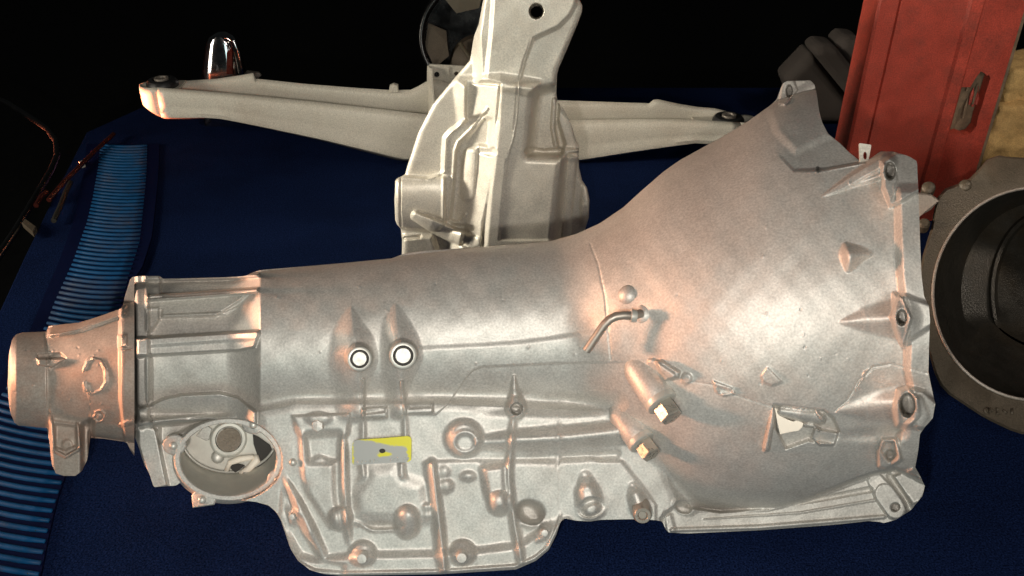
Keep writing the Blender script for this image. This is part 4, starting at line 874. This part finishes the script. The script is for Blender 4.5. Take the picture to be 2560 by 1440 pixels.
# ------------------------------------------------------------------ dim folded canvas behind the bell
cv = thing('canvas_bundle', 'dim grey folded canvas bundle in the shadow left of the red post', 'canvas', (.5, 1.5, 0))
for k, (pts, y) in enumerate(((((1985, 420), (1962, 200), (2030, 130), (2130, 250), (2200, 420)), 1.46), (((2030, 130), (2050, 112), (2090, 116), (2190, 240), (2200, 300), (2130, 252)), 1.44), (((2090, 116), (2112, 92), (2150, 96), (2230, 180), (2190, 240)), 1.45))):
    pl = [Q(u, v, y) for u, v in pts]; pl = [Vector((p.x, p.y, max(.002, p.z))) for p in pl]
    o = mesh_obj('canvas_fold', *prism(pl, (0, .06, 0), .012), M_CLOTH, cv, False); bv = o.modifiers.new('soft', 'BEVEL'); bv.width = .008; bv.segments = 3
# ------------------------------------------------------------------ second, darker bell casing at the right edge
sb = thing('bell_housing', 'dark empty bell housing lying mouth up at the right edge of the board', 'bell housing', (.55, .85, 0))
def dm(v): return 1.0-(v-395)/690*.145
def ring(cu, cvv, rx, ry, dz, n=64, lobes=None):
    out = []
    for i in range(n):
        a = 2*math.pi*i/n; k = 1.
        if lobes:
            for la, lw, lh in lobes:
                dd = (math.degrees(a)-la+180) % 360-180; k += lh*math.exp(-(dd/lw)**2)
        u, v = cu+rx*k*math.cos(a), cvv+ry*k*math.sin(a); out.append(Vector(at_depth(u, v, dm(v)+dz)))
    return out
def strip(rings, n=64):
    return sum(rings, []), [(i*n+k, i*n+(k+1) % n, (i+1)*n+(k+1) % n, (i+1)*n+k) for i in range(len(rings)-1) for k in range(n)]
lob = [(222, 9, .10), (250, 8, .07), (140, 10, .05), (95, 9, .03)]
fl = [ring(2585, 735, 288, 338, .030, lobes=lob), ring(2585, 735, 290, 342, .004, lobes=lob), ring(2585, 735, 284, 336, .0, lobes=lob), ring(2592, 735, 262, 268, .0), ring(2592, 735, 258, 264, .004)]
fl = [[Vector((p.x, p.y, max(p.z, .003))) for p in r_] for r_ in fl]
mesh_obj('mouth_flange', *strip(fl), M_GREYCAST, sb, True, angle=40)
rim_ = ring(2592, 735, 260, 266, -.001); mesh_obj('mouth_lip', *sweep([Vector((p.x, p.y, max(p.z, .004))) for p in rim_+rim_[:1]], [.0016]*65, 8), M_ALU3, sb, True)  # lighter ring; the lit edge of the mouth is put into its colour
inn = [fl[-1], ring(2597, 735, 248, 258, .03), ring(2604, 732, 226, 240, .08), ring(2608, 730, 205, 225, .11)]
inn = [inn[0]]+[[Vector((p.x, p.y, max(p.z, .004))) for p in r_] for r_ in inn[1:]]
mesh_obj('inner_wall', *strip(inn), M_DKCAST, sb, True)
st2 = [inn[-1], ring(2612, 732, 140, 208, .112), ring(2612, 732, 134, 202, .104), ring(2612, 732, 126, 192, .104), ring(2614, 732, 120, 186, .125)]
st2 = [st2[0]]+[[Vector((p.x, p.y, max(p.z, .005))) for p in r_] for r_ in st2[1:]]
v_, f_ = strip(st2); f_ = f_+[tuple(range(4*64, 5*64))]
mesh_obj('pump_seat', v_, f_, M_DKCAST, sb, True, angle=35)
for u, v, r_ in ((2321, 470, .007), (2413, 464, .0065), (2310, 560, .006)):
    q = Vector(at_depth(u, v, dm(v)+.0)); axd = (Vector((0, 0, CAM_H))-q).normalized()+Vector((0, 0, .6))
    vv, ff = lathe(q, axd, [(-.012, r_), (.002, r_), (.004, r_*.7), (.0045, 0)], 16); mesh_obj('bolt_head', vv, ff, M_GREYCAST, sb, True, angle=40)
pl = [(2290, 480), (2330, 484), (2352, 500), (2330, 524), (2312, 534), (2290, 552)]
mesh_obj('flange_lug', *prism([at_depth(u, v, dm(v)-.001) for u, v in pl], (0, .02, -.012), .003), M_ALU3, sb, False)
mk = [[(2468, 1020), (2460, 1026), (2468, 1034)], [(2474, 1020), (2474, 1034), (2484, 1027), (2474, 1020)], [(2490, 1022), (2498, 1022), (2492, 1028), (2498, 1034), (2490, 1034)], [(2506, 1024), (2518, 1034)], [(2530, 1022), (2530, 1036)]]
mesh_obj('cast_mark', *join(*[sweep([at_depth(u, v, dm(v)-.0005) for u, v in s_], [.0013]*len(s_), 6) for s_ in mk]), M_GREYCAST, sb, True)
# ------------------------------------------------------------------ ribbed blue mat along the left edge
mt = thing('ribbed_mat', 'long bright blue ribbed rubber mat along the left edge of the board, partly rusty', 'mat', (-.55, .95, 0))
ML = [(372, 252), (420, 247), (500, 233), (560, 219), (660, 184), (760, 140), (820, 118), (880, 84), (940, 50), (1000, 10), (1060, -30), (1160, -95), (1300, -170), (1480, -260)]
MR = [(372, 368), (430, 366), (500, 360), (600, 349), (690, 320), (760, 300), (860, 265), (960, 235), (1060, 196), (1160, 160), (1260, 126), (1350, 106), (1440, 88), (1500, 72)]
ba = [G(ip(v, ML)-34, v) for v in np.linspace(365, 1480, 30)]; bb = [G(ip(v, MR)+18+14*(v < 700), v) for v in np.linspace(365, 1480, 30)]
V_ = [(p.x, p.y, .0005) for p in ba+bb]+[(p.x, p.y, .0040) for p in ba+bb]; nb_ = len(ba)
Fc = []
for i in range(nb_-1):
    Fc += [(i, i+1, nb_+i+1, nb_+i), (2*nb_+i, 3*nb_+i, 3*nb_+i+1, 2*nb_+i+1), (i, 2*nb_+i, 2*nb_+i+1, i+1), (nb_+i, nb_+i+1, 3*nb_+i+1, 3*nb_+i)]
Fc += [(0, nb_, 3*nb_, 2*nb_), (nb_-1, 3*nb_-1, 4*nb_-1, 2*nb_-1)]
mesh_obj('mat_base', V_, Fc, M_MATB, mt, False)
y = 1.362; k = 0
while y > .30:
    # centre line of each rib: right end dips toward the viewer
    vmid = 720+F*math.tan(math.atan2(CAM_H-.006, y)-PITCH)
    uL, uR = ip(vmid, ML), ip(vmid, MR); sl = ip(vmid, [(372, .02), (700, .07), (1060, .19), (1440, .26)])
    pts = []
    for t in np.linspace(0, 1, 7):
        u = uL+(uR-uL)*t; v = vmid+sl*(u-(uL+uR)/2)+(uR-uL)*.035*(1-(2*t-1)**2); pts.append(G(u, v, .0046))
    mesh_obj('rib', *sweep(pts, [.0020]+[.0027]*5+[.0020], 7), M_RIB, mt, True)
    y -= .0112; k += 1
# ------------------------------------------------------------------ half seen odds and ends past the left edge
def rod(name, label, cat, pts, r_, m, z, seg=10):
    o = mesh_obj(name, *sweep([G(u, v, z) for u, v in pts], [r_]*len(pts), seg), m, None, True, angle=50); tag(o, label, cat); return o
rod('curved_pipe', 'glossy black pipe curving through the dark at far left, with one bright glint', 'pipe', [(-60, 225), (20, 258), (75, 293), (118, 322), (140, 352), (143, 390), (126, 430), (90, 490), (40, 575), (-20, 665)], .005, M_BLACKP, .004)
rod('red_rod', 'longer thin red rod leaning beside the top of the blue mat', 'rod', [(122, 500), (160, 455), (190, 425), (235, 380), (284, 335)], .0035, M_REDM, .012)
rod('red_rod', 'short thin red rod left of the longer one, beside the blue mat', 'rod', [(90, 514), (104, 490), (117, 480)], .0035, M_REDM, .008)
rod('pale_strip', 'short pale metal strip between the red rods and the blue mat', 'strip', [(134, 552), (150, 518), (164, 482), (176, 456)], .0036, M_DKCAST, .010)
cl = mesh_obj('metal_clip', *prism([G(u, v, .012) for u, v in ((54, 556), (62, 546), (90, 566), (82, 580))], (0, 0, -.008), .001), M_GREYCAST, None, False); tag(cl, 'small grey metal clip lying at far left beyond the board edge', 'clip')
cl = mesh_obj('chrome_clip', *prism([G(u, v, .010) for u, v in ((197, 404), (205, 400), (212, 408), (204, 412))], (0, 0, -.006), .0006), M_STEELB, None, False); tag(cl, 'tiny shiny clip at the upper left corner of the blue mat', 'clip')
